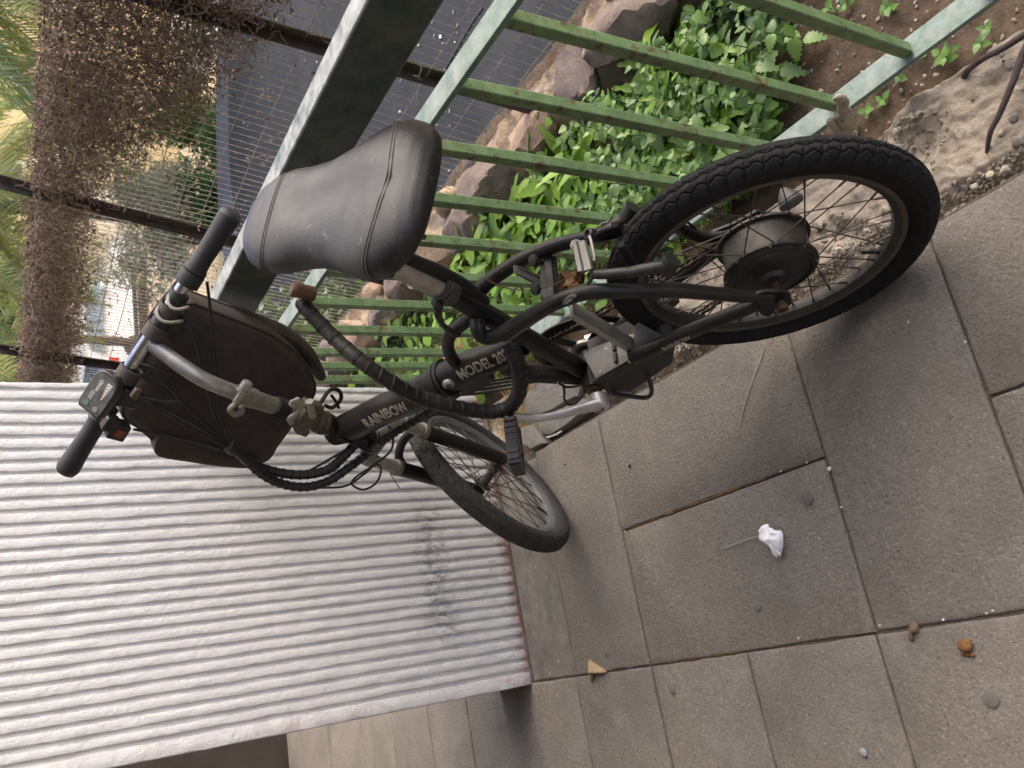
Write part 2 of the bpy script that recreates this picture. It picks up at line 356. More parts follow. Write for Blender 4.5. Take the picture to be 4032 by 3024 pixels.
# ------------------------------------------------------------------ green steel railing
FD = nrm([.01983, .9998, 0]); FU = V([-.04251, -.01675, 1.]); FN = nrm(np.cross(FD, FU)); P0 = V([.78898, .57475, .03])
if FN[0] < 0: FN = -FN
def fpt(y, z, d=0.0):       # point of the railing plane at world y (at foot height .03), height z, d behind its pavement face
    p = P0 + FD * ((y - P0[1]) / FD[1]); return p + FU * (z - .03) + FN * d
rail = thing('green_railing', fpt(1.2, .0), 'green painted steel railing with square bars along the garden bed', 'railing')
XH = V([1, 0, 0])
def flat(name, z, th, wid, m, bev):
    b = MB(); vs = []; n = 60
    for i in range(n + 1):
        y = -1.6 + (2.125 + 1.6) * i / n
        for (dz, dd) in ((-th, 0), (0, 0), (0, wid), (-th, wid)):
            p = fpt(y, z) + V([dd, 0, dz]) + V([.0008 * nz((y, z, 1), 5), 0, .0012 * nz((y, z, 2), 4)]); vs.append(p)
    fs = [(i * 4 + k, i * 4 + (k + 1) % 4, (i + 1) * 4 + (k + 1) % 4, (i + 1) * 4 + k) for i in range(n) for k in range(4)] + [(3, 2, 1, 0), tuple(n * 4 + k for k in range(4))]
    b.add(vs, fs); return b.build(name, m, rail, bev=bev)
flat('handrail', .917, .086, .042, beam_m, .003)
flat('middle_rail', .742, .009, .041, rail_m, .0012)
flat('bottom_rail', .047, .010, .042, rail_m, .0012)
for y in (-1.4, -1.26, -1.12, -.98, -.84, -.70, -.555, -.412, -.27, -.13, .013, .155, .296, .437, .578, .719, .860, 1.005, 1.154, 1.300, 1.449, 1.598, 1.749, 1.890, 1.99, 2.095):
    b = MB(); a, c = fpt(y, .049, .010), fpt(y, .7325, .010); dy = V([0, .0095, 0])
    q = random.uniform(-.0012, .0012)
    b.bar(a + V([.010, -.0095, 0]), c + V([.010, -.0095 + q, 0]), V([0, 1, 0]), .0095, V([.010, 0, 0])); o = b.build('bar', green_m, rail, bev=.0022)
for y in (-1.26, -.412, .437, 1.30, 1.99):      # short uprights that carry the handrail
    b = MB(); a, c = fpt(y, .743, .012), fpt(y, .830, .012); b.bar(a + V([.008, 0, 0]), c + V([.008, 0, 0]), V([0, 1, 0]), .0085, V([.008, 0, 0])); b.build('handrail_support', green_m, rail, bev=.002)
# ================================================================== BICYCLE
bike = thing('bicycle', (RA[0], RA[1] + .5, 0), 'dusty black folding electric bicycle leaning on the green railing', 'bicycle')
def part(mb, name, m, parent=bike, **k): return mb.build(name, m, parent, **k)
def T(name, P, r, m=black, n=14, parent=bike, dens=8, **k):
    b = MB(); b.tube(spl(P, dens) if len(P) > 2 else P, r, n, **k); return part(b, name, m, parent)

bagl_ = mat('hole_shade', (.004, .004, .004), .9)
# ---- wheels
def smooth(e0, e1, x):
    t = np.clip((x - e0) / (e1 - e0), 0, 1); return t * t * (3 - 2 * t)
def tyre_mesh(C, n, Rc, rt, kind, nth=1100, nph=0):
    n = nrm(n); u, v = perp(n)
    th = np.arange(nth) / nth * 2 * PI; r80 = math.radians(82); ph = np.concatenate([np.linspace(-PI * .86, -r80, 11)[:-1], np.linspace(-r80, r80, 76), np.linspace(r80, PI * .86, 11)[1:]]); nph = len(ph); vs = np.zeros((nth, nph, 3))
    TH, PH = np.meshgrid(th, ph, indexing='ij'); vv = PH / math.radians(78); av = np.abs(vv)
    tri = lambda x: np.abs((x % 1) * 2 - 1)
    g = np.zeros_like(TH)
    def line(d, w): return 1 - smooth(w * .45, w, np.abs(d))
    if kind == 'rear':
        N_ = 62; x = TH / (2 * PI) * N_
        wave = .10 * (tri(x) - .5) * 2 * .9
        g = np.maximum(g, line(vv - (.02 + wave), .034))
        g = np.maximum(g, line(av - (.40 + .09 * np.sin(2 * PI * (x + .5 * (vv > 0)))), .034))
        d = ((x + .55 * av + .5 * (vv > 0)) % 1) - .5
        g = np.maximum(g, line(d * .5, .05) * smooth(.33, .40, av) * (1 - smooth(.92, 1., av)))
        d2 = ((x + .4 * av + .5 * (vv > 0) + .12) % 1) - .5
        g = np.maximum(g, line(d2 * .5, .05) * smooth(.08, .16, av) * (1 - smooth(.36, .42, av)) * .8)
        d3 = ((x * 1 + .5) % 1) - .5
        g = np.maximum(g, line(d3 * .4, .05) * smooth(.66, .70, av) * (1 - smooth(.80, .84, av)) * .7)
    else:
        N_ = 58; x = TH / (2 * PI) * N_
        d = ((x + 1.35 * av) % 1) - .5
        on = (1 - smooth(.94, 1.02, av)) * (0.35 + .65 * ((np.floor(x + 1.35 * av) + np.floor(av * 4)) % 2))
        g = np.maximum(g, line(d * .5, .075) * on)
        for a0 in (.22, .62):
            d2 = av - a0 - .05 * np.sin(2 * PI * x); g = np.maximum(g, line(d2, .05) * ((np.floor(x * 1.0) % 2) * .6 + .4))
    flat_ = rt * (1 - .10 * smooth(.2, 0., av)); rr = flat_ - .0024 * g
    kn = 1 - smooth(1.0, 1.04, av)                     # tread stands proud of the side wall
    rr = rr - .0012 * (1 - kn)
    for a_, w_ in ((1.32, .03), (1.62, .025)):         # moulded rings on the side wall
        rr = rr + .0009 * line(av - a_, w_)
    rad = Rc + rr * np.cos(PH); off = rr * np.sin(PH) * .98
    P = C + rad[..., None] * (np.cos(TH)[..., None] * u + np.sin(TH)[..., None] * v) + off[..., None] * n
    b = MB(); b.v = [tuple(p) for p in P.reshape(-1, 3)]
    b.f = [(i * nph + j, i * nph + j + 1, ((i + 1) % nth) * nph + j + 1, ((i + 1) % nth) * nph + j) for i in range(nth) for j in range(nph - 1)]
    return b
def wheel(name, C, n, rubber_, kind, rim_mat, track, nsp, rf, wl, wr):
    """wheel part with tyre, rim, spokes; n = axle direction to the right; rf flange radius, wl / wr flange offsets"""
    n = nrm(n); u, v = perp(n)
    b = MB()
    prof = [(.2065, -.0145), (.2065, -.0125), (.198, -.0118), (.1925, -.0085), (.1885, -.004), (.1880, 0), (.1885, .004), (.1925, .0085), (.198, .0118), (.2065, .0125), (.2065, .0145), (.200, .0142), (.195, .0118), (.1885, .0078), (.1868, 0), (.1885, -.0078), (.195, -.0118), (.200, -.0142), (.2065, -.0145)]
    b.lathe(prof, C, n, 96, full=False); wh = part(b, name, rim_mat, ang=40)
    b = MB()
    for s in (-1, 1): b.lathe([(.2062, s * .0149), (.1985, s * .0143), (.1982, s * .0138), (.2062, s * .0143)], C, n, 96, full=False)
    b.build('brake_track', track, wh)
    tyre_mesh(C, n, .2275, .0262, kind).build('tyre', rubber_, wh, ang=180)
    for i in range(nsp):
        side = -1 if i % 2 else 1; a = 2 * PI * i / nsp + .03; lead = 1 if (i // 2) % 2 else -1
        ah = a + lead * (.55 if kind == 'rear' else 1.05)
        pr = C + (u * math.cos(a) + v * math.sin(a)) * .1885 + n * side * .003
        ph_ = C + (u * math.cos(ah) + v * math.sin(ah)) * rf + n * (wl if side < 0 else wr)
        d = nrm(pr - ph_); b = MB(); b.tube([ph_ - d * .003, pr], .00115, 6); b.tube([pr - d * .015, pr], .0021, 6); b.build('spoke', spoke_m, wh)
    # valve
    a = 4.3; e = u * math.cos(a) + v * math.sin(a); b = MB(); b.tube([C + e * .19, C + e * .158], [.0034, .003], 8); b.build('valve', rubber, wh)
    return wh
RW = B(0, 0, .013)
rw = wheel('rear_wheel', RW, er, rubber, 'rear', rim_m, rimtrack, 36, .069, -.026, .026)
b = MB(); b.lathe([(.010, -.052), (.020, -.050), (.024, -.043), (.045, -.040), (.062, -.034), (.066, -.030), (.073, -.0285), (.0735, -.0245), (.0665, -.0225), (.0665, .0225), (.0735, .0245), (.0735, .0285), (.066, .031), (.05, .036), (.02, .042), (.012, .046)], RW, er, 64)
part(b, 'hub_motor', motor_m, rw, ang=28)
b = MB(); b.lathe([(.0605, -.0362), (.0635, -.0352), (.0625, -.0336), (.0595, -.0346)], RW, er, 64, full=False); b.build('cover_ring', motor_m, rw)
for i in range(8):
    a = i * PI / 4; u_, v_ = perp(er); c_ = RW + (u_ * math.cos(a) + v_ * math.sin(a)) * .070 + er * -.0285; b = MB(); b.lathe([(.0022, 0), (.0022, -.0012), (.001, -.0018)], c_, er, 10); b.build('bolt', alu, rw)
# freewheel sprockets, right side
b = MB()
for k, r_ in enumerate((.036, .032, .028, .025)):
    nt_ = 22; prof = []
    for i in range(nt_ * 4):
        a = 2 * PI * i / (nt_ * 4); rr_ = r_ + (.002 if i % 4 in (0, 1) else -.0015); u_, v_ = perp(er); prof.append(RW + (u_ * math.cos(a) + v_ * math.sin(a)) * rr_ + er * (.046 + .005 * k))
    b.prism(prof, er * .002)
part(b, 'freewheel', chain_m, rw, smooth=False)
# rear axle ends and nuts
b = MB(); b.tube([B(0, 0, -.088), B(0, 0, .10)], .0055, 10); part(b, 'axle', rust)
for w_ in (-.078, .088):
    b = MB(); u_, v_ = perp(er); P = [B(0, 0, w_) + (u_ * math.cos(i * PI / 3) + v_ * math.sin(i * PI / 3)) * .0105 for i in range(6)]; b.prism(P, er * .010 * (-1 if w_ < 0 else 1)); part(b, 'axle_nut', rust, smooth=False, bev=.001)

FW = Q(-.5676, .0394, -.004)
fwh = wheel('front_wheel', FW, math.cos(.085) * ax_r - math.sin(.085) * ax_f, rubber2, 'front', rimg, rimg, 36, .019, -.030, .030)
b = MB(); b.lathe([(.006, -.046), (.012, -.044), (.012, -.035), (.0225, -.033), (.0225, -.029), (.012, -.026), (.0105, 0), (.012, .026), (.0225, .029), (.0225, .033), (.012, .035), (.012, .044), (.006, .046)], FW, ax_r, 24); part(b, 'hub', spoke_m, fwh)

# ---- frame
BBs, BBt = .392, .080
seat_lo, seat_hi = B(BBs + .004, BBt + .02), B(.2385, .450)
T('seat_tube', [seat_lo, seat_hi], .0178)
mainP = [bp(1310, 1706), bp(1385, 1676), bp(1514, 1611), bp(1609, 1572), bp(1751, 1494)]
b = MB(); b.tube(spl(mainP, 6), [.030, .0335, .0335, .0335, .0335], 24, flat=(er, .86)); main = part(b, 'main_tube', black)
main2P = [bp(1754, 1490), bp(1860, 1438), bp(1960, 1396), bp(2050, 1350)]
b = MB(); b.tube(spl(main2P, 6), [.0335, .032, .030, .026], 24, flat=(er, .86)); main2 = part(b, 'rear_main_tube', black)
# folding hinge: collar, plates, lower block and bolt
d_ = nrm(main2P[1] - main2P[0]); pu = nrm(np.cross(er, d_)); pu = -pu if pu[2] < 0 else pu
hc = bp(1751, 1494)
b = MB(); b.lathe([(.0345, -.010), (.0375, -.009), (.0375, -.001), (.0345, 0)], hc, d_, 28); b.lathe([(.0345, .001), (.0378, .002), (.0378, .009), (.0345, .011)], hc, d_, 28); hinge = part(b, 'hinge_collar', black)
b = MB(); q0 = hc - pu * .028 + d_ * .002
b.prism([q0 + pu * .016 - d_ * .004 - er * .019, q0 + pu * .014 + d_ * .088 - er * .019, q0 - pu * .016 + d_ * .082 - er * .019, q0 - pu * .026 + d_ * .060 - er * .019, q0 - pu * .030 + d_ * .006 - er * .019], er * .036); part(b, 'hinge_block', black, hinge, bev=.004)
hb = bp(1766, 1514, -.034); b = MB(); b.lathe([(.0095, .006), (.0115, 0), (.0095, -.004), (.0055, -.0045)], hb, er, 20); part(b, 'hinge_bolt', alu, hinge)
b = MB(); b.lathe([(.0052, 0), (.0052, -.0075)], hb, er, 6); part(b, 'bolt_head', rust, hinge)
# down strut to the bottom bracket
T('lower_tube', [bp(1985, 1446), bp(2075, 1466), bp(2180, 1472), bp(2318, 1492)], .0150)
b = MB(); b.lathe([(.0153, -.002), (.0166, -.0015), (.0166, .0015), (.0153, .002)], bp(2106, 1468), bp(2180, 1472) - bp(2075, 1466), 20, full=False); part(b, 'weld_ring', black)
# bottom bracket shell
b = MB(); b.lathe([(.017, -.040), (.0205, -.040), (.0205, .037), (.017, .037)], B(BBs, BBt), er, 28); part(b, 'bottom_bracket', black)
b = MB(); b.lathe([(.015, 0), (.015, -.006), (.009, -.007), (.009, -.022)], B(BBs, BBt, -.040), er, 20); part(b, 'axle_cup', rust)
# head tube and headset
b = MB(); b.lathe([(.0215, -.132), (.0225, -.130), (.0225, -.112), (.0205, -.108), (.0205, -.026), (.0225, -.022), (.0225, -.004), (.0215, -.002)], HP, ax_a, 28); part(b, 'head_tube', black)
b = MB(); b.lathe([(.017, .016), (.0215, .014), (.0235, .009), (.0235, .004), (.021, .0), (.0245, -.002), (.0245, -.008), (.021, -.010)], HP, ax_a, 28); part(b, 'headset', mat('grimy_headset', (.09, .07, .05), .7, .3, var=.4, scale=120, dust_or_skylight=(DUST, .5, 60), bump=.5))
b = MB(); b.lathe([(.021, -.132), (.0245, -.134), (.0245, -.142), (.019, -.146)], HP, ax_a, 28); part(b, 'lower_headset', plast)
# carrying loop from the main tube to the seat tube
T('carry_loop', [bp(1790, 1425), bp(1768, 1385), bp(1764, 1345), bp(1782, 1305), bp(1822, 1275), bp(1862, 1246), bp(1900, 1228)], .0112, dens=6)
# seat stays: left one kinks in to the seat tube, right one passes behind it
dropL, dropR = B(.004, .006, -.066), B(.004, .006, .076)
seatL = [bp(1880, 1262, -.014), bp(1885, 1300, -.030), bp(1908, 1326, -.036), bp(1968, 1316, -.042), bp(2080, 1249, -.050), bp(2190, 1190, -.058), bp(2310, 1152, -.062), bp(2480, 1145, -.064), bp(2650, 1144, -.066), bp(2800, 1155, -.068), bp(2930, 1166, -.069), bp(3040, 1168, -.070)]
T('left_seat_stay', seatL, [.013, .013, .013, .0128, .0125, .012, .0118, .0118, .0115, .0108, .010, .009], dens=6)
seatR = [bp(1905, 1215, .012), bp(1884, 1178, .028), bp(1900, 1130, .036), bp(1980, 1068, .044), bp(2080, 1010, .050), bp(2190, 966, .054), bp(2300, 940, .058), bp(2450, 905, .064), bp(2600, 870, .070), B(.06, .06, .076), dropR]
T('right_seat_stay', seatR, [.013, .013, .0128, .0125, .0122, .012, .0118, .0115, .011, .010, .009], dens=6)
# chain stays
chL = [bp(2490, 1404, -.050), bp(2560, 1376, -.056), bp(2750, 1290, -.062), bp(2940, 1213, -.067), bp(2985, 1196, -.068)]
T('left_chain_stay', chL, [.0135, .0128, .0122, .0118, .009], dens=6)
T('right_chain_stay', [B(.30, .07, .040), B(.2, .055, .058), B(.1, .03, .068), B(.03, .01, .074)], [.0125, .012, .0115, .009], dens=6)
def plate(name, pts, w0, th, m=black, parent=bike, bev=.001): b = MB(); b.prism([bp(x, y, w0) for x, y in pts], er * th); return part(b, name, m, parent, smooth=True, bev=bev)
plate('left_dropout', [(2960, 1150), (3010, 1136), (3090, 1136), (3112, 1150), (3112, 1186), (3092, 1202), (3060, 1196), (3040, 1222), (3020, 1238), (2992, 1226), (2962, 1190)], -.066, -.006)
b = MB(); b.prism([B(s, t, .079) for s, t in ((.06, .06), (.02, .035), (-.02, .02), (-.025, -.012), (.0, -.02), (.03, -.012), (.06, .02))], er * .006); part(b, 'right_dropout', black, bev=.001)
# bridge plates between the seat stays, rack stub
brL, brR = bp(2175, 1200, -.045), bp(2140, 1010, .040)
b = MB(); b.prism([bp(2125, 1030, .040), bp(2180, 1004, .046), bp(2188, 1090, .0), bp(2194, 1176, -.046), bp(2130, 1196, -.050), bp(2122, 1110, -.004)], -eu * .006); b.prism([bp(2152, 1020, .040), bp(2180, 1004, .046), bp(2188, 1090, .0), bp(2194, 1176, -.046), bp(2166, 1188, -.048), bp(2158, 1100, 0)], eu * .006); part(b, 'stay_bridge', black, bev=.0015)
bk_ = mat('bracket_grey', (.16, .155, .145), .45, .5, dust_or_skylight=(DUST, .5)); rs0, rs1, rs2, rs3 = bp(2020, 1042, .014), bp(2022, 1076, -.010), bp(2118, 1128, -.010), bp(2124, 1092, .014)
b = MB(); b.prism([rs0, rs1, rs2, rs3], -eu * .003); b.prism([rs1, rs2, rs2 - eu * .012, rs1 - eu * .012], er * .0025); b.prism([rs0, rs3, rs3 - eu * .012, rs0 - eu * .012], -er * .0025); stub = part(b, 'rack_stub', bk_, smooth=False, bev=.0006)
b = MB(); hc_ = (rs0 + rs1) * .35 + (rs2 + rs3) * .15; b.prism([hc_ + nrm(rs3 - rs0) * .009 * math.cos(a_) + er * .004 * math.sin(a_) + eu * .0005 for a_ in np.linspace(0, 2 * PI, 13)[:-1]], eu * .0006); part(b, 'stub_slot_shade', bagl_, stub, smooth=False)  # dark plate laid on the bracket as painted shade of a slot
for (x, y, w_) in ((2110, 1026, .018), (2118, 1138, -.028)):
    b = MB(); b.lathe([(.008, 0), (.0095, .003), (.009, .008), (.004, .0095)], bp(x, y, w_), nrm(eu - er * .3), 16); part(b, 'rack_bolt', plast)
# silver battery rail from the stays down to the controller
b = MB(); p0, p1 = bp(2248, 1214, -.016), bp(2504, 1368, -.030); dd = nrm(p1 - p0); sd_ = er; up_ = nrm(np.cross(dd, sd_)); up_ = -up_ if up_[2] < 0 else up_
for a_, h_, o_ in ((.0145, .0030, 0), (.0035, .0032, .0042), (-.0035, .0032, .0042)):
    if o_ == 0: b.box((p0 + p1) / 2, (p1 - p0) / 2, sd_ * a_, up_ * h_)
    else: b.box((p0 + p1) / 2 + sd_ * a_ * 3.1 + up_ * o_, (p1 - p0) / 2, sd_ * .0035, up_ * h_)
part(b, 'battery_rail', alu, smooth=False, bev=.0006)
# controller box behind the bottom bracket
tpd = nrm(B(.352, .103) - B(.262, .075)); pn = nrm(np.cross(er, tpd)); pn = pn if pn[2] > 0 else -pn
def tp(x, y): return onplane(x, y, B(.31, .090), pn)
b = MB(); P = [B(.362, .102), B(.262, .072), B(.205, .060), B(.198, .040), B(.256, .002), B(.376, .008), B(.388, .056)]
P = [p - er * .046 for p in P]
b.prism(P, er * .088); ctl = part(b, 'controller_box', mat('controller_black', (.02, .019, .018), .6, var=.3, scale=40, dust_or_skylight=(DUST, .45)), bev=.003)
topq = [tp(2302, 1398), tp(2338, 1372), tp(2445, 1332), tp(2508, 1314), tp(2514, 1402), tp(2352, 1494)]
b = MB(); b.prism([p + pn * .0015 for p in topq], pn * .0035); cov = part(b, 'cover_plate', box_m, ctl, smooth=False, bev=.001)
for (x, y) in ((2392, 1378), (2372, 1468), (2488, 1426), (2416, 1360)):
    b = MB(); b.lathe([(.0032, 0), (.0032, .0012), (.0016, .0014)], tp(x, y) + pn * .005, pn, 10); part(b, 'screw', alu, ctl)
for (x, y) in ((2428, 1368), (2434, 1414)):
    p = tp(x, y) + pn * .007; b = MB(); b.box(p, nrm(topq[1] - topq[5]) * .009, nrm(topq[4] - topq[5]) * .0035, pn * .004); part(b, 'connector_tab', plast, ctl, bev=.0008)
b = MB(); b.prism([bp(2500, 1300, -.010), bp(2516, 1270, -.010), bp(2600, 1316, -.034), bp(2625, 1338, -.040), bp(2560, 1376, -.048), bp(2514, 1408, -.046)], pn * .006); part(b, 'motor_bracket', box_m, smooth=False, bev=.001)
# bent wire stand loop under the box
T('stand_rod', [bp(2395, 1546, -.04), bp(2450, 1556, -.062), bp(2530, 1566, -.075), bp(2556, 1560, -.078), bp(2566, 1540, -.076), bp(2560, 1505, -.066), bp(2548, 1470, -.05)], .0042, plast, n=10, dens=6)
# ---- cranks, pedal, chainring, chain
cr0, cr1 = B(.376, .090, -.064), bp(2003, 1636, -.086)
crP = [bp(2362, 1592, -.078), bp(2310, 1604, -.080), bp(2200, 1634, -.086), bp(2090, 1648, -.090), bp(2010, 1640, -.092)]
b = MB(); b.tube(spl(crP, 8), [.0165, .0150, .0118, .0105, .0120, .0125], 16, flat=(nrm(er), .62)); crank = part(b, 'left_crank', alup)
b = MB(); b.lathe([(.0175, .018), (.0175, -.006), (.0150, -.0095), (.0085, -.010)], bp(2362, 1592, -.076), er, 24); part(b, 'crank_boss', alup, crank)
b = MB(); b.lathe([(.0082, -.0090), (.0082, -.0106)], bp(2358, 1594, -.076), er, 18); part(b, 'crank_bolt', rust, crank)
pc = bp(2013, 1640, -.092)
ped = MB(); pdir = nrm(crP[-1] - crP[0]); pd2 = nrm(np.cross(er, pdir))
ped.tube([pc, pc - er * .098], .0065, 10); ped = part(ped, 'left_pedal', plast)
pf = nrm(ef * .80 - eu * .60); pq = nrm(np.cross(er, pf))
for s_ in (-1, 1):
    b = MB(); P = []
    for i in range(9):
        a_ = i / 8; P.append(pc - er * (.014 + .088 * a_) + pf * s_ * (.0265 + .0035 * math.sin(a_ * PI)))
    for i in range(8): b.bar(P[i], P[i + 1], pq, .0115, pf * .006)
    for i in range(7):
        p = pc - er * (.020 + .012 * i) + pf * s_ * .033; b.box(p, er * .0032, pf * .003, pq * .0105)
    part(b, 'pedal_tread', plast, ped, bev=.0012)
b = MB()
for a_ in (.016, .060, .100): b.box(pc - er * a_, er * .005, pf * .026, pq * .010)
b.box(pc - er * .05, er * .045, pf * .010, pq * .0095)
part(b, 'pedal_body', plast, ped, bev=.0015)
b = MB(); b.box(pc - er * .0985 , er * .0045, pf * .021, pq * .0072); part(b, 'pedal_reflector', mat('amber_reflector', (.14, .10, .04), .4), ped, bev=.001)
# chainring on the right
CRc = B(BBs, BBt, .046); u_, v_ = perp(er)
def ringp(r, th): return CRc + (u_ * math.cos(th) + v_ * math.sin(th)) * r
b = MB(); n_ = 44 * 4; vs = []; fs = []
for i in range(n_):
    a_ = 2 * PI * i / n_; ro = .0905 if i % 4 in (0, 1) else .0865
    for r_, o_ in ((ro, -.001), (ro, .001), (.074, .001), (.074, -.001)): vs.append(ringp(r_, a_) + er * o_)
fs = [(i * 4 + k, i * 4 + (k + 1) % 4, ((i + 1) % n_) * 4 + (k + 1) % 4, ((i + 1) % n_) * 4 + k) for i in range(n_) for k in range(4)]
b.add(vs, fs)
for k in range(5):
    a_ = 2 * PI * k / 5 + .4; b.prism([ringp(.020, a_ - .5), ringp(.077, a_ - .13), ringp(.077, a_ + .13), ringp(.020, a_ + .5)], er * .002)
chr_ = part(b, 'chainring', plast, smooth=False)
b = MB(); b.lathe([(.088, .006), (.1035, .007), (.104, .010), (.090, .0105)], CRc, er, 64, full=False); part(b, 'chain_guard', plast, chr_)
b = MB(); b.lathe([(.030, -.008), (.034, -.004), (.034, .002), (.022, .006)], CRc, er, 32); part(b, 'spider', alu, chr_)
T('right_crank', [B(BBs, BBt, .058), B(BBs - .06, BBt - .065, .068), B(BBs - .105, BBt - .115, .074)], [.015, .011, .012], alup)
p = B(BBs - .105, BBt - .115, .08); b = MB(); b.tube([p, p + er * .095], .006, 8)
for s_ in (-1, 1): b.box(p + er * .055 + ef * s_ * .028, er * .044, ef * .007, eu * .011)
for a_ in (.014, .096): b.box(p + er * a_, er * .004, ef * .028, eu * .010)
part(b, 'right_pedal', plast, bev=.0015)
# chain: links round chainring and freewheel
cp = []
Cf = B(0, 0, .056); ra_, rb_ = .0885, .034
dv = nrm(CRc - Cf); 
def cpt(c, r, ang): return c + (ef * math.cos(ang) + eu * math.sin(ang)) * r
top0, top1 = cpt(Cf, rb_, PI / 2 + .05), cpt(CRc, ra_, PI / 2 + .22)
for i in range(46): cp.append(top0 + (top1 - top0) * i / 46 - eu * .010 * math.sin(PI * i / 46))
for i in range(30): cp.append(cpt(CRc, ra_, PI / 2 + .22 - (PI + .1) * i / 30))
bot0 = cpt(CRc, ra_, -PI / 2 + .12); pul1, pul2 = B(.045, -.075, .058), B(.008, -.05, .058)
for i in range(40): cp.append(bot0 + (pul1 - bot0) * i / 40 - eu * .018 * math.sin(PI * i / 40))
for i in range(6): cp.append(pul1 + (pul2 - pul1) * i / 6)
for i in range(14): cp.append(cpt(Cf, rb_, -PI * .62 - (PI * .86) * i / 14))
d = [np.linalg.norm(cp[i] - cp[i - 1]) for i in range(1, len(cp))]; s_ = np.concatenate([[0], np.cumsum(d)]); m_ = int(s_[-1] / .0127)
cq = [V([np.interp(i * .0127, s_, [p[k] for p in cp]) for k in range(3)]) for i in range(m_)]
b = MB()
for i in range(m_ - 1):
    a_, c_ = cq[i], cq[i + 1]; wd = .0026 if i % 2 else .0040; dn = nrm(np.cross(er, c_ - a_))
    for s2 in (-1, 1): 
        mid = (a_ + c_) / 2
        for q_, hh in ((a_, .0040), (mid, .0030), (c_, .0040)): pass
        L_ = nrm(c_ - a_); poly = [a_ - L_ * .004, a_ - L_ * .002 + dn * .004, a_ + L_ * .003 + dn * .0038, mid + dn * .0026, c_ - L_ * .003 + dn * .0038, c_ + L_ * .002 + dn * .004, c_ + L_ * .004, c_ + L_ * .002 - dn * .004, c_ - L_ * .003 - dn * .0038, mid - dn * .0026, a_ + L_ * .003 - dn * .0038, a_ - L_ * .002 - dn * .004]
        b.prism([p + er * s2 * wd for p in poly], er * s2 * .0012)
    b.tube([a_ - er * .0045, a_ + er * .0045], .0030, 8)
part(b, 'chain', chain_m, smooth=False)
# rear derailleur with its guard cone
b = MB(); b.prism([B(s, t, .066) for s, t in ((.02, -.03), (.055, -.06), (.06, -.095), (.04, -.10), (.02, -.075), (-.005, -.05), (-.004, -.03))], er * .006); der = part(b, 'derailleur', plast, bev=.0015)
for (s, t) in ((.008, -.05), (.045, -.078)):
    b = MB(); b.lathe([(.012, -.003), (.016, -.001), (.016, .001), (.012, .003)], B(s, t, .058), er, 20); part(b, 'jockey_wheel', plast, der)
b = MB(); b.lathe([(.019, 0), (.0205, .004), (.017, .014), (.011, .024), (.005, .031), (.001, .033)], bp(3120, 806, .088), nrm(eu * .35 + er * .9), 24); part(b, 'derailleur_guard', mat('grey_guard', (.035, .037, .042), .5, dust_or_skylight=(DUST, .4)), der)
T('derailleur_cable', [bp(2760, 920, .08), bp(2700, 872, .08), bp(2640, 866, .08), bp(2560, 880, .075)], .0024, cable_m, n=8)
# ---- rear brake: two arms, pads and noodle across the tyre
def vbrake(side):
    w0 = -.055 if side < 0 else .060
    if side < 0: P = [bp(2632, 1046, -.060), bp(2560, 1058, -.060), bp(2470, 1072, -.056), bp(2385, 1080, -.048), bp(2340, 1082, -.040)]
    else: P = [bp(2480, 840, .066), bp(2440, 870, .062), bp(2400, 900, .056), bp(2350, 922, .046), bp(2335, 935, .04)]
    b = MB(); b.tube(spl(P, 6), [.0105, .0095, .0085, .0075, .0065], 12, flat=(nrm(eu + ef * .2), .7)); arm = part(b, 'brake_arm', mat('brake_arm_grey', (.016, .016, .017), .4, .3, dust_or_skylight=((.2, .18, .15), .3, 30)))
    b = MB(); b.lathe([(.0135, .012), (.0135, -.012), (.0095, -.014), (.008, -.0145)], P[0], nrm(er * .3 + eu * .0 - ef * .95), 20); b.build('pivot', plast, arm)
    pd = P[3] + er * (.020 if side < 0 else -.016) - ef * .03 - eu * .02
    b = MB(); b.box(pd, nrm(ef * .6 + eu * -.8) * .028, er * .006, nrm(eu * .6 + ef * .8) * .006); b.build('brake_pad', rubber, arm, bev=.002)
    return arm
vbrake(-1); vbrake(1)
b = MB(); b.prism([bp(2280, 954, .030), bp(2312, 946, .032), bp(2342, 1062, -.030), bp(2306, 1074, -.032)], eu * .006); b.prism([bp(2272, 962, .028), bp(2288, 952, .030), bp(2316, 1072, -.032), bp(2294, 1078, -.032)], eu * .010); part(b, 'brake_bridge', mat('brake_alloy', (.15, .145, .135), .4, .6, dust_or_skylight=(DUST, .4)), bev=.0015)
b = MB(); b.prism([bp(2300, 994, .010), bp(2316, 990, .010), bp(2326, 1030, -.012), bp(2309, 1034, -.012)], eu * .0072); part(b, 'brake_sticker', yellow_m, smooth=False)
b = MB(); b.lathe([(.010, -.004), (.011, 0), (.010, .004)], bp(2272, 970, .024), nrm(ef), 18); part(b, 'brake_washer', mat('washer_cream', (.4, .38, .32), .5))
T('brake_noodle', [bp(2340, 1030, -.02), bp(2338, 1000, -.0), bp(2326, 945, .03), bp(2320, 930, .038)], .0024, alu, n=8)
b = MB(); b.lathe([(.009, -.010), (.0105, -.006), (.0105, .008), (.007, .010), (.0055, .006)], bp(2332, 926, .046), nrm(eu), 18); part(b, 'brake_boss', plast)
T('brake_inner_wire', [bp(2335, 908, .05), bp(2368, 880, .05), bp(2396, 872, .05), bp(2408, 850, .05)], .0011, alu, n=6)
T('brake_housing', [bp(2300, 1135, -.05), bp(2326, 1105, -.045), bp(2334, 1085, -.04)], .0026, cable_m, n=8)
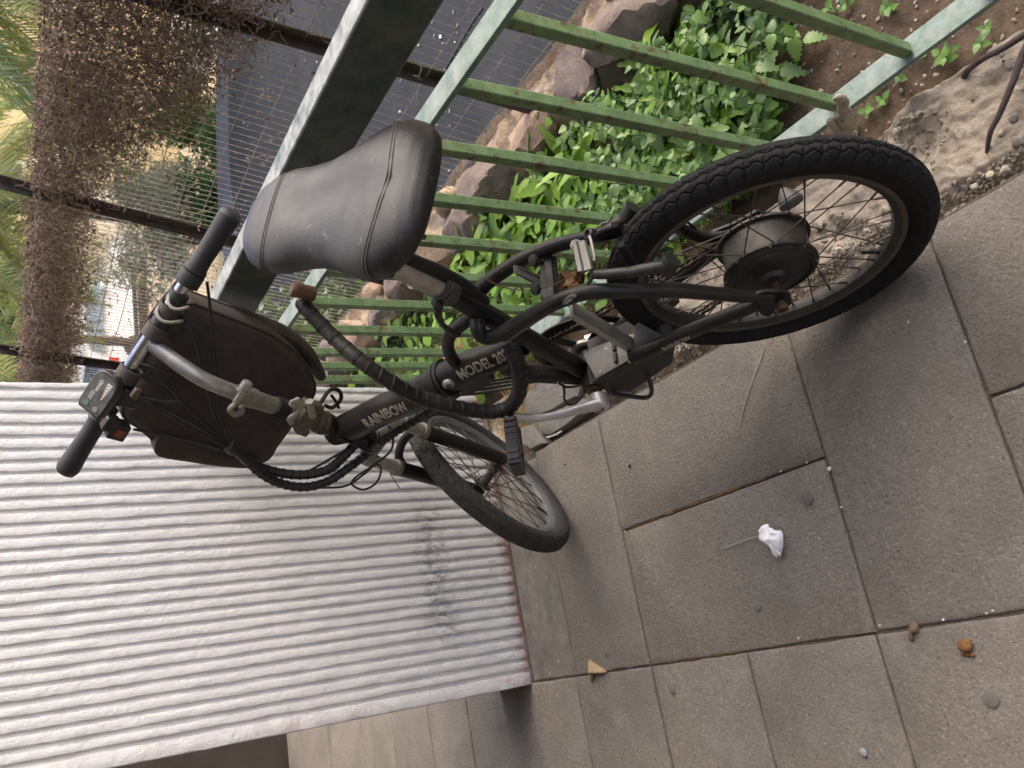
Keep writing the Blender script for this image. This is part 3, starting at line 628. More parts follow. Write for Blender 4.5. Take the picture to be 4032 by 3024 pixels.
# cable run along the left stay
T('stay_cable', [bp(2262, 1162, -.072), bp(2200, 1206, -.066), bp(2120, 1256, -.060), bp(2040, 1310, -.054), bp(1990, 1346, -.050)], .0034, mat('grey_cable', (.13, .125, .115), .6, dust_or_skylight=(DUST, .5)), n=10)
b = MB(); b.tube([bp(2228, 1186, -.071), bp(2252, 1168, -.072)], .0040, 10); part(b, 'cable_ferrule', chrome)
# ---- seat clamp, post
T('seat_post', [B(.246, .436), B(.196, .575)], .0158, alu, n=24)
cdx = nrm(seat_hi - seat_lo)
b = MB(); b.lathe([(.0182, -.018), (.0215, -.016), (.0215, .002), (.0182, .004)], seat_hi, cdx, 28); b.lathe([(.0182, .004), (.0205, .005), (.0205, .010), (.0170, .011)], seat_hi, cdx, 28); clamp = part(b, 'seat_clamp', mat('clamp_grey', (.07, .07, .07), .45, .5, dust_or_skylight=(DUST, .5)))
b = MB(); b.box(bp(1722, 1196, -.018), cdx * .009, nrm(er + ef * .5) * .012, nrm(ef - er * .5) * .008); part(b, 'clamp_lug', plast, clamp, bev=.003)
T('clamp_lever', [bp(1716, 1222, -.030), bp(1724, 1250, -.036), bp(1750, 1286, -.040), bp(1782, 1310, -.040), bp(1808, 1318, -.038)], [.0052, .0048, .0050, .0060, .0045], mat('lever_black', (.02, .02, .02), .3, .4, dust_or_skylight=(DUST, .45)), parent=clamp, n=10, flat=(nrm(cdx), .5))
# ---- saddle
def saddle():
    Tl, Nz = B(-.002, .575, -.020), B(.270, .740, .068)
    d = nrm(Nz - Tl); L_ = np.linalg.norm(Nz - Tl); up = nrm(eu - d * (eu @ d)); rt = np.cross(d, up); ro = math.radians(11); up, rt = up * math.cos(ro) + rt * math.sin(ro), rt * math.cos(ro) - up * math.sin(ro)
    U = [0, .03, .08, .15, .24, .34, .45, .56, .66, .76, .85, .92, .97, 1.0]
    HW = [.050, .078, .098, .111, .115, .107, .092, .080, .078, .081, .078, .067, .047, .014]
    TOP = [.010, .020, .027, .031, .030, .026, .022, .020, .020, .021, .021, .018, .012, .002]
    BOT = [-.010, -.022, -.034, -.044, -.050, -.052, -.054, -.055, -.053, -.049, -.044, -.037, -.026, -.010]
    us = np.concatenate([np.linspace(0, .1, 10), np.linspace(.125, .88, 30), np.linspace(.90, 1., 10)]); n = 48
    def P(u, a):
        hw, tp, bt = (np.interp(u, U, Z) for Z in (HW, TOP, BOT)); c, s = math.cos(a), math.sin(a)
        x = hw * math.copysign(abs(c) ** .8, c)
        if s >= 0: z = bt * .35 + (tp - bt * .35) * abs(s) ** .75 * (1 - .10 * math.exp(-((x / .02) ** 2)) * (u < .7))
        else: z = bt * .35 + (bt - bt * .35) * abs(s) ** .6; x *= 1 - .18 * abs(s)
        return Tl + d * (u * L_) + rt * x + up * z
    vs = [P(u, 2 * PI * k / n) for u in us for k in range(n)]; m_ = len(us); b = MB()
    b.add(vs, [(i * n + k, i * n + (k + 1) % n, (i + 1) * n + (k + 1) % n, (i + 1) * n + k) for i in range(m_ - 1) for k in range(n)] + [tuple(range(n - 1, -1, -1)), tuple(range((m_ - 1) * n, m_ * n))])
    sd_ = part(b, 'saddle', saddle_m, ang=180)
    def seam(pts):
        Pp = [P(u, a) + nrm(P(u, a) - (Tl + d * (u * L_))) * .0004 for u, a in pts]; b = MB(); b.tube(spl(Pp, 6), .0011, 6); b.build('seam', seam_m, sd_)
    seam([(.86 - .06 * math.sin(a), a) for a in np.linspace(-.25, PI + .25, 20)])
    seam([(.845 - .06 * math.sin(a), a) for a in np.linspace(-.25, PI + .25, 20)])
    seam([(.12 + .10 * math.cos(a) ** 2 + .02, a) for a in np.linspace(-.1, PI + .1, 24)])
    seam([(.135 + .10 * math.cos(a) ** 2 + .02, a) for a in np.linspace(-.1, PI + .1, 24)])
    seam([(u, .45 + .25 * (u - .4)) for u in np.linspace(.27, .80, 12)])
    b = MB()
    for s_ in (-1, 1): b.tube(spl([Tl + d * .03 + rt * s_ * .05 - up * .04, Tl + d * .09 + rt * s_ * .025 - up * .055, Tl + d * .19 + rt * s_ * .02 - up * .055, Tl + d * .26 + rt * s_ * .012 - up * .03], 6), .0036, 8)
    b.build('saddle_rail', plast, sd_)
    b = MB(); c_ = B(.20, .563); b.box(c_, d * .018, rt * .024, up * .012); b.build('rail_clamp', plast, sd_, bev=.003)
    return sd_
saddle()
# ---- fork
for s_, nm in ((-1, 'left'), (1, 'right')):
    w_ = s_ * .052
    T(nm + '_stanchion', [Q(-.165, .012, w_), Q(-.36, .024, w_)], .0140, alu, n=20)
    b = MB(); b.lathe([(.0150, .004), (.0185, .003), (.0185, -.008), (.0165, -.010)], Q(-.262, .018, w_), ax_a, 24); part(b, nm + '_seal', olive)
    T(nm + '_fork_leg', [Q(-.265, .018, w_), Q(-.42, .027, w_), Q(-.535, .034, w_), Q(-.575, .038, s_ * .050)], [.0172, .0168, .0160, .0125], black, n=20)
    b = MB(); P = [Q(-.5676, .0394, s_ * .052) + (ax_a * math.cos(i * PI / 3) + ax_f * math.sin(i * PI / 3)) * .0095 for i in range(6)]; b.prism(P, ax_r * s_ * .016); b.tube([Q(-.5676, .0394, s_ * .05), Q(-.5676, .0394, s_ * .076)], .0048, 8); part(b, 'front_axle_nut', rust, smooth=False)
b = MB(); b.tube(spl([Q(-.178, .013, -.052), Q(-.160, .006, -.036), Q(-.152, .002, 0), Q(-.160, .006, .036), Q(-.178, .013, .052)], 6), [.0165, .0185, .021, .0185, .0165], 18); part(b, 'fork_crown', olive)
b = MB(); b.tube(spl([Q(-.30, .035, -.052), Q(-.285, .055, -.04), Q(-.275, .062, 0), Q(-.285, .055, .04), Q(-.30, .035, .052)], 6), .0100, 12); part(b, 'fork_arch', black)
T('front_brake_arm', [Q(-.33, .045, .05), Q(-.28, .055, .045), Q(-.22, .05, .036)], [.009, .008, .006], plast)
# ---- stem, handlebar
b = MB(); b.tube([Q(.010, 0), Q(.06, 0)], [.0195, .0185], 20); part(b, 'steerer_cap', mat('grimy_headset', (.09,)*3))
b = MB(); b.tube(spl([Q(.05, 0), Q(.15, 0), Q(.19, 0)], 4), .0165, 22); stemlow = part(b, 'stem_tube', olive)
b = MB(); b.tube(spl([Q(.16, 0), Q(.22, .002), Q(.262, .010), Q(.295, .034), Q(.318, .058), Q(.340, .080)], 8), [.0140, .0140, .0140, .0140, .0135, .0130], 20); part(b, 'gooseneck', alu)
b = MB(); b.tube([Q(.158, 0), Q(.192, 0)], .0190, 22); part(b, 'stem_clamp', olive)
for q_ in (.166, .182):
    b = MB(); b.tube([Q(q_, -.030, .010), Q(q_, -.030, -.012)], .0035, 8); 
b = MB(); b.lathe([(.004, -.040), (.004, -.014), (.009, -.013), (.010, -.008), (.0095, .004), (.006, .006)], sp(972, 1512, -.03), nrm(ax_r), 18); b.lathe([(.0125, -.0155), (.0125, -.0135)], sp(972, 1512, -.03), nrm(ax_r), 20); part(b, 'stem_bolt', alu)
b = MB(); b.tube(spl([sp(930, 1588, -.03), sp(905, 1612, -.034), sp(925, 1632, -.034), sp(952, 1622, -.03), sp(948, 1600, -.028)], 6), .0052, 10); part(b, 'stem_lever', olive)
# velcro strap round the lower stem and folding joint with its two latch levers
b = MB(); b.lathe([(.0172, -.014), (.0200, -.013), (.0200, .013), (.0172, .014)], Q(.098, 0), ax_a, 24, full=False); part(b, 'stem_strap', bagl)
b = MB(); b.box(Q(.046, -.004, .0), ax_a * .018, ax_f * .020, ax_r * .022); b.box(Q(.040, .0, .026), ax_a * .022, ax_f * .012, ax_r * .010); b.box(Q(.036, -.012, -.024), ax_a * .014, ax_f * .010, ax_r * .008); fj = part(b, 'folding_joint', mat('joint_grime', (.10, .088, .068), .6, .35, var=.4, scale=90, dust_or_skylight=(DUST, .4, 60), bump=.4), bev=.004, segs=3)
for P in ([sp(1150, 1592, -.03), sp(1172, 1578, -.034), sp(1184, 1600, -.034), sp(1166, 1630, -.036), sp(1142, 1648, -.036), sp(1150, 1668, -.034)],):
    b = MB(); b.tube(spl(P, 6), [.0065, .0075, .0060, .0050, .0062, .0055], 10, flat=(ax_f, .6)); b.build('latch_lever', mat('latch_cream', (.30, .28, .23), .5, .3, dust_or_skylight=(DUST, .5)), fj)
for (x, y) in ((1156, 1590), (1172, 1582)):
    b = MB(); b.lathe([(.007, .006), (.0085, .004), (.0085, -.004), (.006, -.006)], sp(x, y, -.028), ax_r, 16); b.build('latch_pivot', mat('latch_cream', (.3,)*3), fj)
b = MB(); b.tube([sp(1218, 1580, -.03), sp(1232, 1640, -.03)], [.008, .0075], 10); b.build('joint_pin', alu, fj)
T('safety_hook', [sp(1260, 1590, .02), sp(1300, 1535, .03), sp(1336, 1540, .03), sp(1342, 1572, .03), sp(1310, 1604, .03), sp(1278, 1596, .03)], .0042, mat('hook_black', (.03, .025, .02), .6, .3, dust_or_skylight=(DUST, .5)), n=10, dens=6)
T('hook_wire', [sp(1304, 1556, .03), sp(1322, 1580, .03), sp(1334, 1606, .03)], .0032, cable_m, n=8)
BQ, BK = .344, .083
b = MB(); b.tube([Q(BQ, BK, -.285), Q(BQ + .006, BK, -.1), Q(BQ, BK, .27)], .0112, 24); hbar = part(b, 'handlebar', chrome)
def grip(w0, w1, nm):
    b = MB(); pr = [(.0120, 0), (.0195, .001), (.0205, .006), (.0175, .012), (.0165, .03), (.0172, .06), (.0182, .085), (.0195, .105), (.0200, .118), (.0170, .126), (.008, .1275)]
    s_ = 1 if w1 > w0 else -1; fine = []
    hs = np.linspace(.012, .118, 80)
    for h in hs: fine.append((np.interp(h, [p[1] for p in pr], [p[0] for p in pr]) + .0004 * math.sin(h * 2 * PI / .0032), h))
    prof = pr[:3] + fine + pr[-2:]
    b.lathe([(r, h * s_) for r, h in prof], Q(BQ, BK, w0), ax_r, 32); return part(b, nm, grip_m, ang=180)
grip(-.163, -.3, 'left_grip'); grip(.150, .3, 'right_grip')
b = MB(); b.lathe([(.0170, 0), (.0200, .001), (.0200, .022), (.0175, .024)], Q(BQ, BK, -.163), ax_r, 28); part(b, 'throttle_collar', grip_m)
b = MB(); b.lathe([(.0170, 0), (.0205, .001), (.0212, .012), (.0205, .026), (.0175, .028)], Q(BQ, BK, .124), ax_r, 28); part(b, 'right_collar', grip_m)
# display, switch box, brake lever clamps
dc = sp(400, 1548, .045); dn_ = nrm(ax_a * .75 - ax_f * .55); dl = nrm(ax_r - dn_ * (ax_r @ dn_)); dw = np.cross(dn_, dl)
b = MB(); P = []
for (a_, c_) in ((-.040, -.022), (-.030, -.026), (.022, -.026), (.034, -.021), (.040, -.010), (.040, .010), (.034, .021), (.022, .026), (-.030, .026), (-.040, .022)): P.append(dc + dl * a_ + dw * c_)
b.prism([p - dn_ * .011 for p in P], dn_ * .018); disp = part(b, 'display_unit', plast, bev=.003, segs=3)
b = MB(); b.prism([dc + dn_ * .0072 + (p - dc) * .88 for p in P], dn_ * .0006); b.build('display_face', panel_m, disp, smooth=False)
def ring_(c, r, h, m, nm, par): b = MB(); b.lathe([(r, 0), (r, h)], c, dn_, 20); b.build(nm, m, par)
fz = dn_ * .0079
ring_(dc + fz - dl * .026 + dw * -.010, .0050, .0009, mat('button_grey', (.22, .22, .2), .6), 'button', disp)
ring_(dc + fz - dl * .026 + dw * .010, .0050, .0009, mat('button_green', (.10, .17, .13), .6), 'button', disp)
b = MB(); b.box(dc + fz - dl * .010 + dw * .009, dl * .008, dw * .0042, dn_ * .0006); b.build('rocker_button', mat('button_grey', (.2,)*3), disp, bev=.002)
for i in range(6):
    hgt = .0012 + .0008 * i; b = MB(); b.box(dc + fz + dl * (-.004 + .0055 * i) - dw * (.010), dl * .0021, dw * hgt, dn_ * .0002); b.build('battery_bar', whitep, disp)
def text_mesh(s, size):
    cu = bpy.data.curves.new('t', 'FONT'); cu.body = s; cu.size = size; cu.offset = size * .03; cu.align_x = 'CENTER'; cu.align_y = 'CENTER'; cu.resolution_u = 3
    ob = bpy.data.objects.new('t', cu); col.objects.link(ob); dg = bpy.context.evaluated_depsgraph_get(); me = bpy.data.meshes.new_from_object(ob.evaluated_get(dg))
    tb = bmesh.new(); tb.from_mesh(me); bmesh.ops.triangulate(tb, faces=tb.faces); bmesh.ops.subdivide_edges(tb, edges=tb.edges, cuts=3, use_grid_fill=True); tb.to_mesh(me); tb.free(); vs = [tuple(v.co) for v in me.vertices]; fs = [tuple(p.vertices) for p in me.polygons]; bpy.data.objects.remove(ob); bpy.data.curves.remove(cu); bpy.data.meshes.remove(me); return vs, fs
vs, fs = text_mesh('W/AD', .0085); b = MB(); b.add([dc + fz + dl * (.012 + x) + dw * (.006 + y) for x, y, z in vs], fs); b.build('display_text', whitep, disp, smooth=False)
sw = sp(462, 1690, .055); b = MB(); b.box(sw, ax_r * .016, ax_a * .016, ax_f * .014); b.box(sw + ax_a * .018 + ax_r * .008, ax_r * .013, ax_a * .012, ax_f * .012); swb = part(b, 'switch_box', plast, bev=.003)
b = MB(); b.box(sw - ax_f * .0145 - ax_a * .001, ax_r * .0075, ax_a * .0085, ax_f * .002); b.build('rocker_switch', red_m, swb, bev=.001)
# dark clamp blocks and brake lever stubs along the bar
for w_, l_ in ((-.112, .018), (-.072, .014), (.050, .016), (.096, .013)):
    b = MB(); b.lathe([(.0125, -l_), (.0168, -l_ + .002), (.0172, l_ - .002), (.0125, l_)], Q(BQ, BK, w_), ax_r, 24); part(b, 'bar_clamp', plast)
b = MB(); b.box(Q(BQ - .022, BK - .004, -.108), ax_r * .018, ax_a * .018, ax_f * .013); part(b, 'lever_mount', plast, bev=.004)
b = MB(); b.box(Q(BQ - .020, BK, .056), ax_r * .020, ax_a * .014, ax_f * .014); part(b, 'lever_mount', plast, bev=.004)
T('left_brake_lever', [Q(BQ - .02, BK + .02, -.10), Q(BQ - .02, BK + .05, -.12), Q(BQ - .02, BK + .055, -.18), Q(BQ - .02, BK + .05, -.25)], [.006, .005, .005, .006], plast, n=10)
b = MB(); b.box(sp(535, 1548, .05), ax_r * .010, ax_a * .006, ax_f * .006); part(b, 'cable_adjuster', mat('brass_dull', (.10, .08, .06), .5, .3), bev=.002)
for (w_, q0) in ((.062, .013), (.090, .010)):
    b = MB(); P = [Q(BQ + q0 * math.cos(a) * 1.7, BK - .010 + .022 * math.sin(a), w_ + .006 * math.sin(a * 2)) for a in np.linspace(0, 2 * PI, 18)[:-1]]; b.tube(P, .0030, 8, closed=True); part(b, 'lever_band', mat('band_cream', (.22, .20, .16), .6))
# ---- cables from the bar to the fork and frame
bund = sp(915, 1765, .02)
for k, P in enumerate((
    [sp(575, 1470, .06), sp(660, 1520, .05), sp(745, 1610, .04), sp(830, 1690, .03), sp(915, 1762, .02)],
    [sp(545, 1560, .05), sp(640, 1580, .04), sp(720, 1590, .035), sp(800, 1660, .03), sp(916, 1766, .02)],
    [sp(545, 1545, .055), sp(640, 1620, .045), sp(760, 1690, .035), sp(912, 1772, .018)],
    [sp(560, 1555, .05), sp(650, 1610, .05), sp(780, 1680, .04), sp(918, 1770, .022)],
    [sp(720, 1200, .06), sp(770, 1340, .04), sp(800, 1480, .03), sp(850, 1640, .028), sp(905, 1760, .02)],
    [sp(815, 1110, .08), sp(826, 1200, .07), sp(850, 1420, .055), sp(868, 1620, .04), sp(920, 1760, .02)],
    [sp(525, 1690, .055), sp(650, 1715, .05), sp(760, 1740, .045), sp(860, 1770, .03), sp(925, 1790, .02)])):
    T('control_cable', P, .0027 if k != 3 else .0034, cable_m, n=8, dens=8)
b = MB(); b.tube([sp(900, 1752, .02), sp(922, 1772, .02)], .0125, 12); part(b, 'cable_tie', plast)
loomP = [sp(918, 1768, .02), sp(960, 1802, .015), sp(1030, 1866, .0), sp(1110, 1905, -.01), sp(1200, 1918, -.02), sp(1290, 1896, -.02), sp(1375, 1840, -.015), sp(1450, 1782, -.01), bp(1505, 1736, -.035), bp(1560, 1698, -.02), bp(1640, 1650, -.01), bp(1740, 1590, -.01)]
b = MB(); Lp = spl(loomP, 10); b.tube(Lp, .0088, 14); loom = part(b, 'cable_loom', cable_m)
b = MB(); Lq = spl([sp(950, 1800, .03), sp(1050, 1850, .02), sp(1180, 1870, .0), sp(1290, 1850, -.01), sp(1350, 1800, -.01), sp(1405, 1742, .0)], 8); b.tube(Lq, .0095, 12); part(b, 'second_loom', cable_m)
b = MB()
for i in range(14, len(Lp) - 4, 3):
    dd = nrm(Lp[i + 1] - Lp[i - 1]); b.lathe([(.0088, -.0022), (.0101, -.0018), (.0101, .0018), (.0088, .0022)], Lp[i], dd, 12, full=False)
for i in range(6, len(Lq) - 2, 2):
    dd = nrm(Lq[i + 1] - Lq[i - 1]); b.lathe([(.0095, -.002), (.0108, -.0016), (.0108, .0016), (.0095, .002)], Lq[i], dd, 12, full=False)
tag(part(b, 'spiral_wrap', tape_m, loom), kind='stuff')
T('loop_cable', [sp(1010, 1850, .0), sp(1160, 1912, -.01), sp(1300, 1920, -.02), sp(1370, 1910, -.03), sp(1432, 1868, -.03), sp(1480, 1830, -.03), sp(1500, 1850, -.03), sp(1482, 1900, -.03), sp(1432, 1928, -.03), sp(1386, 1908, -.03), sp(1400, 1880, -.03), sp(1470, 1832, -.04), sp(1536, 1778, -.05), sp(1548, 1720, -.05), sp(1530, 1675, -.05)], .0024, cable_m, n=8, dens=8)
T('front_brake_cable', [sp(1170, 1880, .0), sp(1260, 1830, .0), sp(1390, 1755, .0), sp(1440, 1738, .0)], .0028, cable_m, n=8)
T('head_cable', [bp(1330, 1722, -.03), bp(1390, 1748, -.03), bp(1440, 1775, -.03), bp(1490, 1800, -.02)], .0028, cable_m, n=8)
T('stray_wire', [sp(1535, 1862, .0), sp(1552, 1890, .0), sp(1574, 1922, .0)], .0012, cable_m, n=6)
for i, (y0, y1) in enumerate(((1520, 1500), (1532, 1512), (1545, 1526), (1510, 1488))):
    T('frame_cable', [bp(1660 + 20 * i, 1636 - 6 * i, -.01), bp(1780, 1574 - 5 * i, -.012), bp(1880, y0 + 4, -.012), bp(2020, y1, -.010), bp(2120, 1502, -.012), bp(2330, 1512, -.015)], .0027, cable_m, n=8)
T('bb_cable', [bp(2215, 1508, -.03), bp(2222, 1540, -.035), bp(2222, 1572, -.04), bp(2240, 1592, -.042), bp(2268, 1586, -.042), bp(2290, 1560, -.04), bp(2302, 1542, -.04)], .0026, cable_m, n=8)
T('bb_cable', [bp(2196, 1506, -.03), bp(2230, 1524, -.03), bp(2270, 1520, -.03), bp(2300, 1512, -.03)], .0024, cable_m, n=8)
# thick taped power lead: hangs from under the saddle past the main tube and back behind the seat tube
leadP = [bp(1192, 1190, .10), bp(1215, 1225, .08), bp(1317, 1331, .03), bp(1425, 1425, -.02), bp(1534, 1501, -.05), bp(1642, 1561, -.065), bp(1751, 1592, -.075), bp(1860, 1616, -.080), bp(1952, 1620, -.082), bp(2012, 1597, -.080), bp(2046, 1535, -.076), bp(2043, 1450, -.068), bp(2024, 1395, -.060), bp(2006, 1355, -.045)]
b = MB(); LL = spl(leadP, 12); rr = [.0128 + .0012 * abs(nz((i * .37, 0, 0), 1)) for i in range(len(LL))]; b.tube(LL, rr, 16); lead = part(b, 'taped_lead', tape_m)
b = MB()
for i in range(4, len(LL) - 3, 5):
    dd = nrm(nrm(LL[i + 1] - LL[i - 1]) + .25 * er); b.lathe([(.0130, -.004), (.0143, -.003), (.0139, .004), (.0130, .005)], LL[i], dd, 16, full=False)
b.build('tape_wrap', tape_m, lead)
for i in (62, 78, 104, 122):
    p = LL[i]; b = MB(); q_ = nrm(V([random.uniform(-.5, .5), random.uniform(-.5, .5), -1])); b.prism([p + q_ * .011, p + q_ * .024 + er * .004, p + q_ * .019 - ef * .008], ef * .0015 + eu * .0008); b.build('tape_shred', tape_m, lead)
T('rear_lead', [bp(1545, 985, .01), bp(1620, 1028, .012), bp(1730, 1074, .014), bp(1830, 1130, .014), bp(1905, 1190, .012)], .0120, tape_m, n=14)
b = MB(); b.lathe([(.0120, -.024), (.0125, -.022), (.0125, .004), (.0132, .006), (.0132, .014), (.0105, .018)], bp(1186, 1146, .10), nrm(bp(1160, 1142, .10) - bp(1196, 1150, .10)), 24); part(b, 'lead_plug', mat('plug_brown', (.115, .055, .035), .6, var=.3, scale=60, dust_or_skylight=(DUST, .3)))
# ---- lettering
def decal_on(P, s, size, length, centre, angle, rr, nm, m=decal, squash=.86, par=None):
    pts = np.array(spl(P, 8)); ds = np.concatenate([[0], np.cumsum(np.linalg.norm(np.diff(pts, axis=0), axis=1))])
    rl = np.interp(np.linspace(0, 1, len(pts)), np.linspace(0, 1, len(rr)), rr)
    vs, fs = text_mesh(s, size); xs = [v[0] for v in vs]; sx = length / (max(xs) - min(xs)); mid = ds[-1] * centre
    c0 = V([np.interp(mid, ds, pts[:, k]) for k in range(3)]); tocam = nrm(O - c0); out = []
    for x, y, z in vs:
        q = mid + x * sx; c = V([np.interp(q, ds, pts[:, k]) for k in range(3)]); d = nrm(V([np.interp(q + .006, ds, pts[:, k]) for k in range(3)]) - V([np.interp(q - .006, ds, pts[:, k]) for k in range(3)]))
        R_ = np.interp(q, ds, rl); n0 = nrm(tocam - d * (tocam @ d)); side = np.cross(n0, d); th = angle + y / R_
        dr = n0 * math.cos(th) + side * math.sin(th); out.append(c + (dr - er * (dr @ er) * (1 - squash)) * (R_ + .0011) / (1 - (1 - squash) * .0))
    b = MB(); b.add(out, fs); return b.build(nm, m, par or main, smooth=False)
decal_on(mainP, 'RAINBOW', .032, .110, .535, -.42, [.030, .0335, .0335, .0335, .0335], 'brand_lettering')
decal_on(main2P, 'MODEL 2021', .030, .118, .625, -.34, [.0335, .032, .030, .026], 'model_lettering')
decal_on(chL[1:4], 'RAINBOW', .011, .055, .30, -.75, [.0128, .0122, .0118], 'stay_lettering', squash=1.)
decal_on(mainP, 'DORCEL', .016, .050, .22, -.55, [.030, .0335, .0335, .0335, .0335], 'faint_lettering', mat('decal_faint', (.03, .028, .025), .7))
# worn ring and figure marks on the right fork leg
b = MB(); c_ = Q(-.37, .024, .052); tc_ = nrm(O - c_)
for a_ in (-.03, -.045): b.tube([c_ + ax_a * (a_ + .055) + tc_ * .0172 + ax_r * j for j in (-.006, .006)], .0012, 6)
for t_ in np.linspace(0, 2 * PI, 12)[:-1]: b.box(c_ - ax_a * .01 + tc_ * .0172 + (ax_a * math.cos(t_) + ax_r * math.sin(t_)) * .0065, ax_a * .0018, ax_r * .0018, tc_ * .0004)
b.build('fork_decal', decal, bike, smooth=False)
# ================================================================== BAG ON THE HANDLEBAR
bag = thing('shoulder_bag', Q(.1, .14, -.05), 'dark brown canvas bag hanging from the handlebar in front of the stem', 'bag')
OUT = [(700, 1215), (760, 1196), (800, 1210), (1030, 1300), (1120, 1350), (1190, 1410), (1240, 1490), (1246, 1560), (1190, 1640), (1100, 1760), (1065, 1815), (1010, 1832), (900, 1824), (760, 1800), (640, 1782), (600, 1740), (540, 1690), (478, 1640), (505, 1540), (560, 1430), (630, 1310)]
K0 = .118
base = [sp(x, y, K0) for x, y in OUT]; base = spl(base, 3, closed=True); cen = sum(base) / len(base)
def layer(sc_, k, wob=0.): return [cen + (p - cen) * sc_ + ax_f * (k + wob * nz(p, 18)) for p in base]
lv = [layer(.02, -.022), layer(.25, -.022, .006), layer(.5, -.018, .008), layer(.72, -.012, .008), layer(.88, -.006, .006), layer(.955, 0.0, .003), layer(1., .012), layer(1.0, .055), layer(.98, .07), layer(.9, .085), layer(.5, .095), layer(.02, .097)]
m_ = len(base); b = MB(); b.add([p for l in lv for p in l], [(l * m_ + i, l * m_ + (i + 1) % m_, (l + 1) * m_ + (i + 1) % m_, (l + 1) * m_ + i) for l in range(len(lv) - 1) for i in range(m_)] + [tuple(range(m_)), tuple(range((len(lv) - 1) * m_, len(lv) * m_))]); b.build('bag_body', bag_m, bag, ang=60)
b = MB(); b.tube([p for p in layer(.985, .006)], .0030, 7, closed=True); b.build('piping', bag_m, bag)
b = MB(); b.tube([p + ax_f * .06 for p in layer(.995, .0)], .0028, 7, closed=True); b.build('piping', bag_m, bag)
for kk, sc_ in ((0, .80), (1, .62)):
    ln_ = [cen + (p - cen) * sc_ - ax_f * (.009 if kk == 0 else .0145) for p in base]; i0, i1 = (int(len(base) * .02), int(len(base) * .40)) if kk == 0 else (int(len(base) * .55), int(len(base) * .88))
    b = MB(); b.tube(ln_[i0:i1], .0016, 6); b.build('seam', bag_m, bag)
# outer gusset flap on the garden side, hanging pocket on the wall side
fl = [sp(x, y, K0 + .07) for x, y in ((800, 1190), (1000, 1268), (1130, 1322), (1212, 1395), (1262, 1480))]
b = MB(); b.tube(spl(fl, 6), [.012, .017, .017, .016, .012], 10, flat=(ax_f, 1.6)); b.build('gusset', bag_m, bag)
pk = [sp(x, y, K0 - .006) for x, y in ((604, 1742), (640, 1700), (760, 1730), (880, 1766), (1000, 1800), (1010, 1830), (880, 1826), (740, 1806), (620, 1784))]
pk = spl(pk, 3, closed=True); pc_ = sum(pk) / len(pk); b = MB(); l0 = [p + ax_f * .02 for p in pk]; l1 = [p - ax_f * .012 for p in pk]; l2 = [pc_ + (p - pc_) * .6 - ax_f * .020 for p in pk]; l3 = [pc_ + (p - pc_) * .1 - ax_f * .021 for p in pk]; n_ = len(pk)
b.add(l0 + l1 + l2 + l3, [(l * n_ + i, l * n_ + (i + 1) % n_, (l + 1) * n_ + (i + 1) % n_, (l + 1) * n_ + i) for l in range(3) for i in range(n_)] + [tuple(range(3 * n_, 4 * n_))]); b.build('side_pocket', bag_m, bag, ang=50)
strap_m = mat('bag_strap', (.05, .042, .036), .85, dust_or_skylight=((.16, .14, .12), .4)); lin_m = mat('strap_lining', (.30, .26, .20), .8)
b = MB(); b.tube(spl([sp(x, y, .13) for x, y in ((525, 1480), (548, 1400), (572, 1310), (610, 1236), (680, 1150), (730, 1085), (775, 1030))], 8), .0085, 10, flat=(ax_f, .5)); b.build('bag_handle', strap_m, bag)
b = MB(); b.tube(spl([sp(x, y, .122) for x, y in ((552, 1420), (584, 1330), (628, 1250), (690, 1160), (750, 1080))], 8), .0060, 8, flat=(ax_f, .5)); b.build('handle_lining', lin_m, bag)
for (w_, q_) in ((.045, 0), (.004, 0), (-.088, 0)):
    b = MB(); b.lathe([(.0185, -.013), (.0205, -.012), (.0205, .012), (.0185, .013)], Q(BQ, BK, w_ + .02), ax_r, 24, full=False); b.build('bar_loop', strap_m, bag)
b = MB(); b.box(Q(BQ - .045, BK + .022, .028), ax_a * .035, ax_r * .016, ax_f * .003); b.box(Q(BQ - .045, BK + .022, -.065), ax_a * .035, ax_r * .014, ax_f * .003); b.build('loop_tab', strap_m, bag, bev=.001)

# ================================================================== LITTER AND SMALL THINGS ON THE PAVEMENT
def heap(px, z0, hfun, m, name, label, cat, thick=.0012, rings=(1, .75, .5, .25, .05)):
    P = [gp(x, y, z0) for x, y in px]; P = spl(P, 2, closed=True); c = sum(P) / len(P); n = len(P); vs = []
    for r in rings:
        for p in P:
            q = c + (p - c) * r; vs.append(q + V([0, 0, hfun(q, r, c)]))
    b = MB(); fs = [(l * n + i, l * n + (i + 1) % n, (l + 1) * n + (i + 1) % n, (l + 1) * n + i) for l in range(len(rings) - 1) for i in range(n)] + [tuple(range((len(rings) - 1) * n, len(rings) * n))]
    b.add(vs, fs); o = b.build(name, m, None, loc=c, ang=30)
    md = o.modifiers.new('s', 'SOLIDIFY'); md.thickness = thick
    return tag(o, label, cat)
k_ = .3152
tis = [(290, 600), (350, 565), (380, 525), (430, 515), (440, 550), (510, 565), (545, 590), (600, 595), (630, 650), (635, 740), (625, 840), (605, 870), (615, 915), (590, 895), (560, 945), (520, 880), (460, 840), (440, 815), (330, 720), (305, 680), (310, 620)]
heap([(2900 + x * k_, 1900 + y * k_) for x, y in tis], .002, lambda q, r, c: .004 + .016 * (1 - r) ** .7 + .012 * abs(nz(q, 45)) + .005 * nz(q, 110) + .006 * (q[1] - c[1] < 0), mat('tissue_white', (.82, .82, .83), .9, var=.03, scale=60), 'tissue', 'crumpled white paper tissue lying on the paving slab', 'tissue')
k5 = .36166
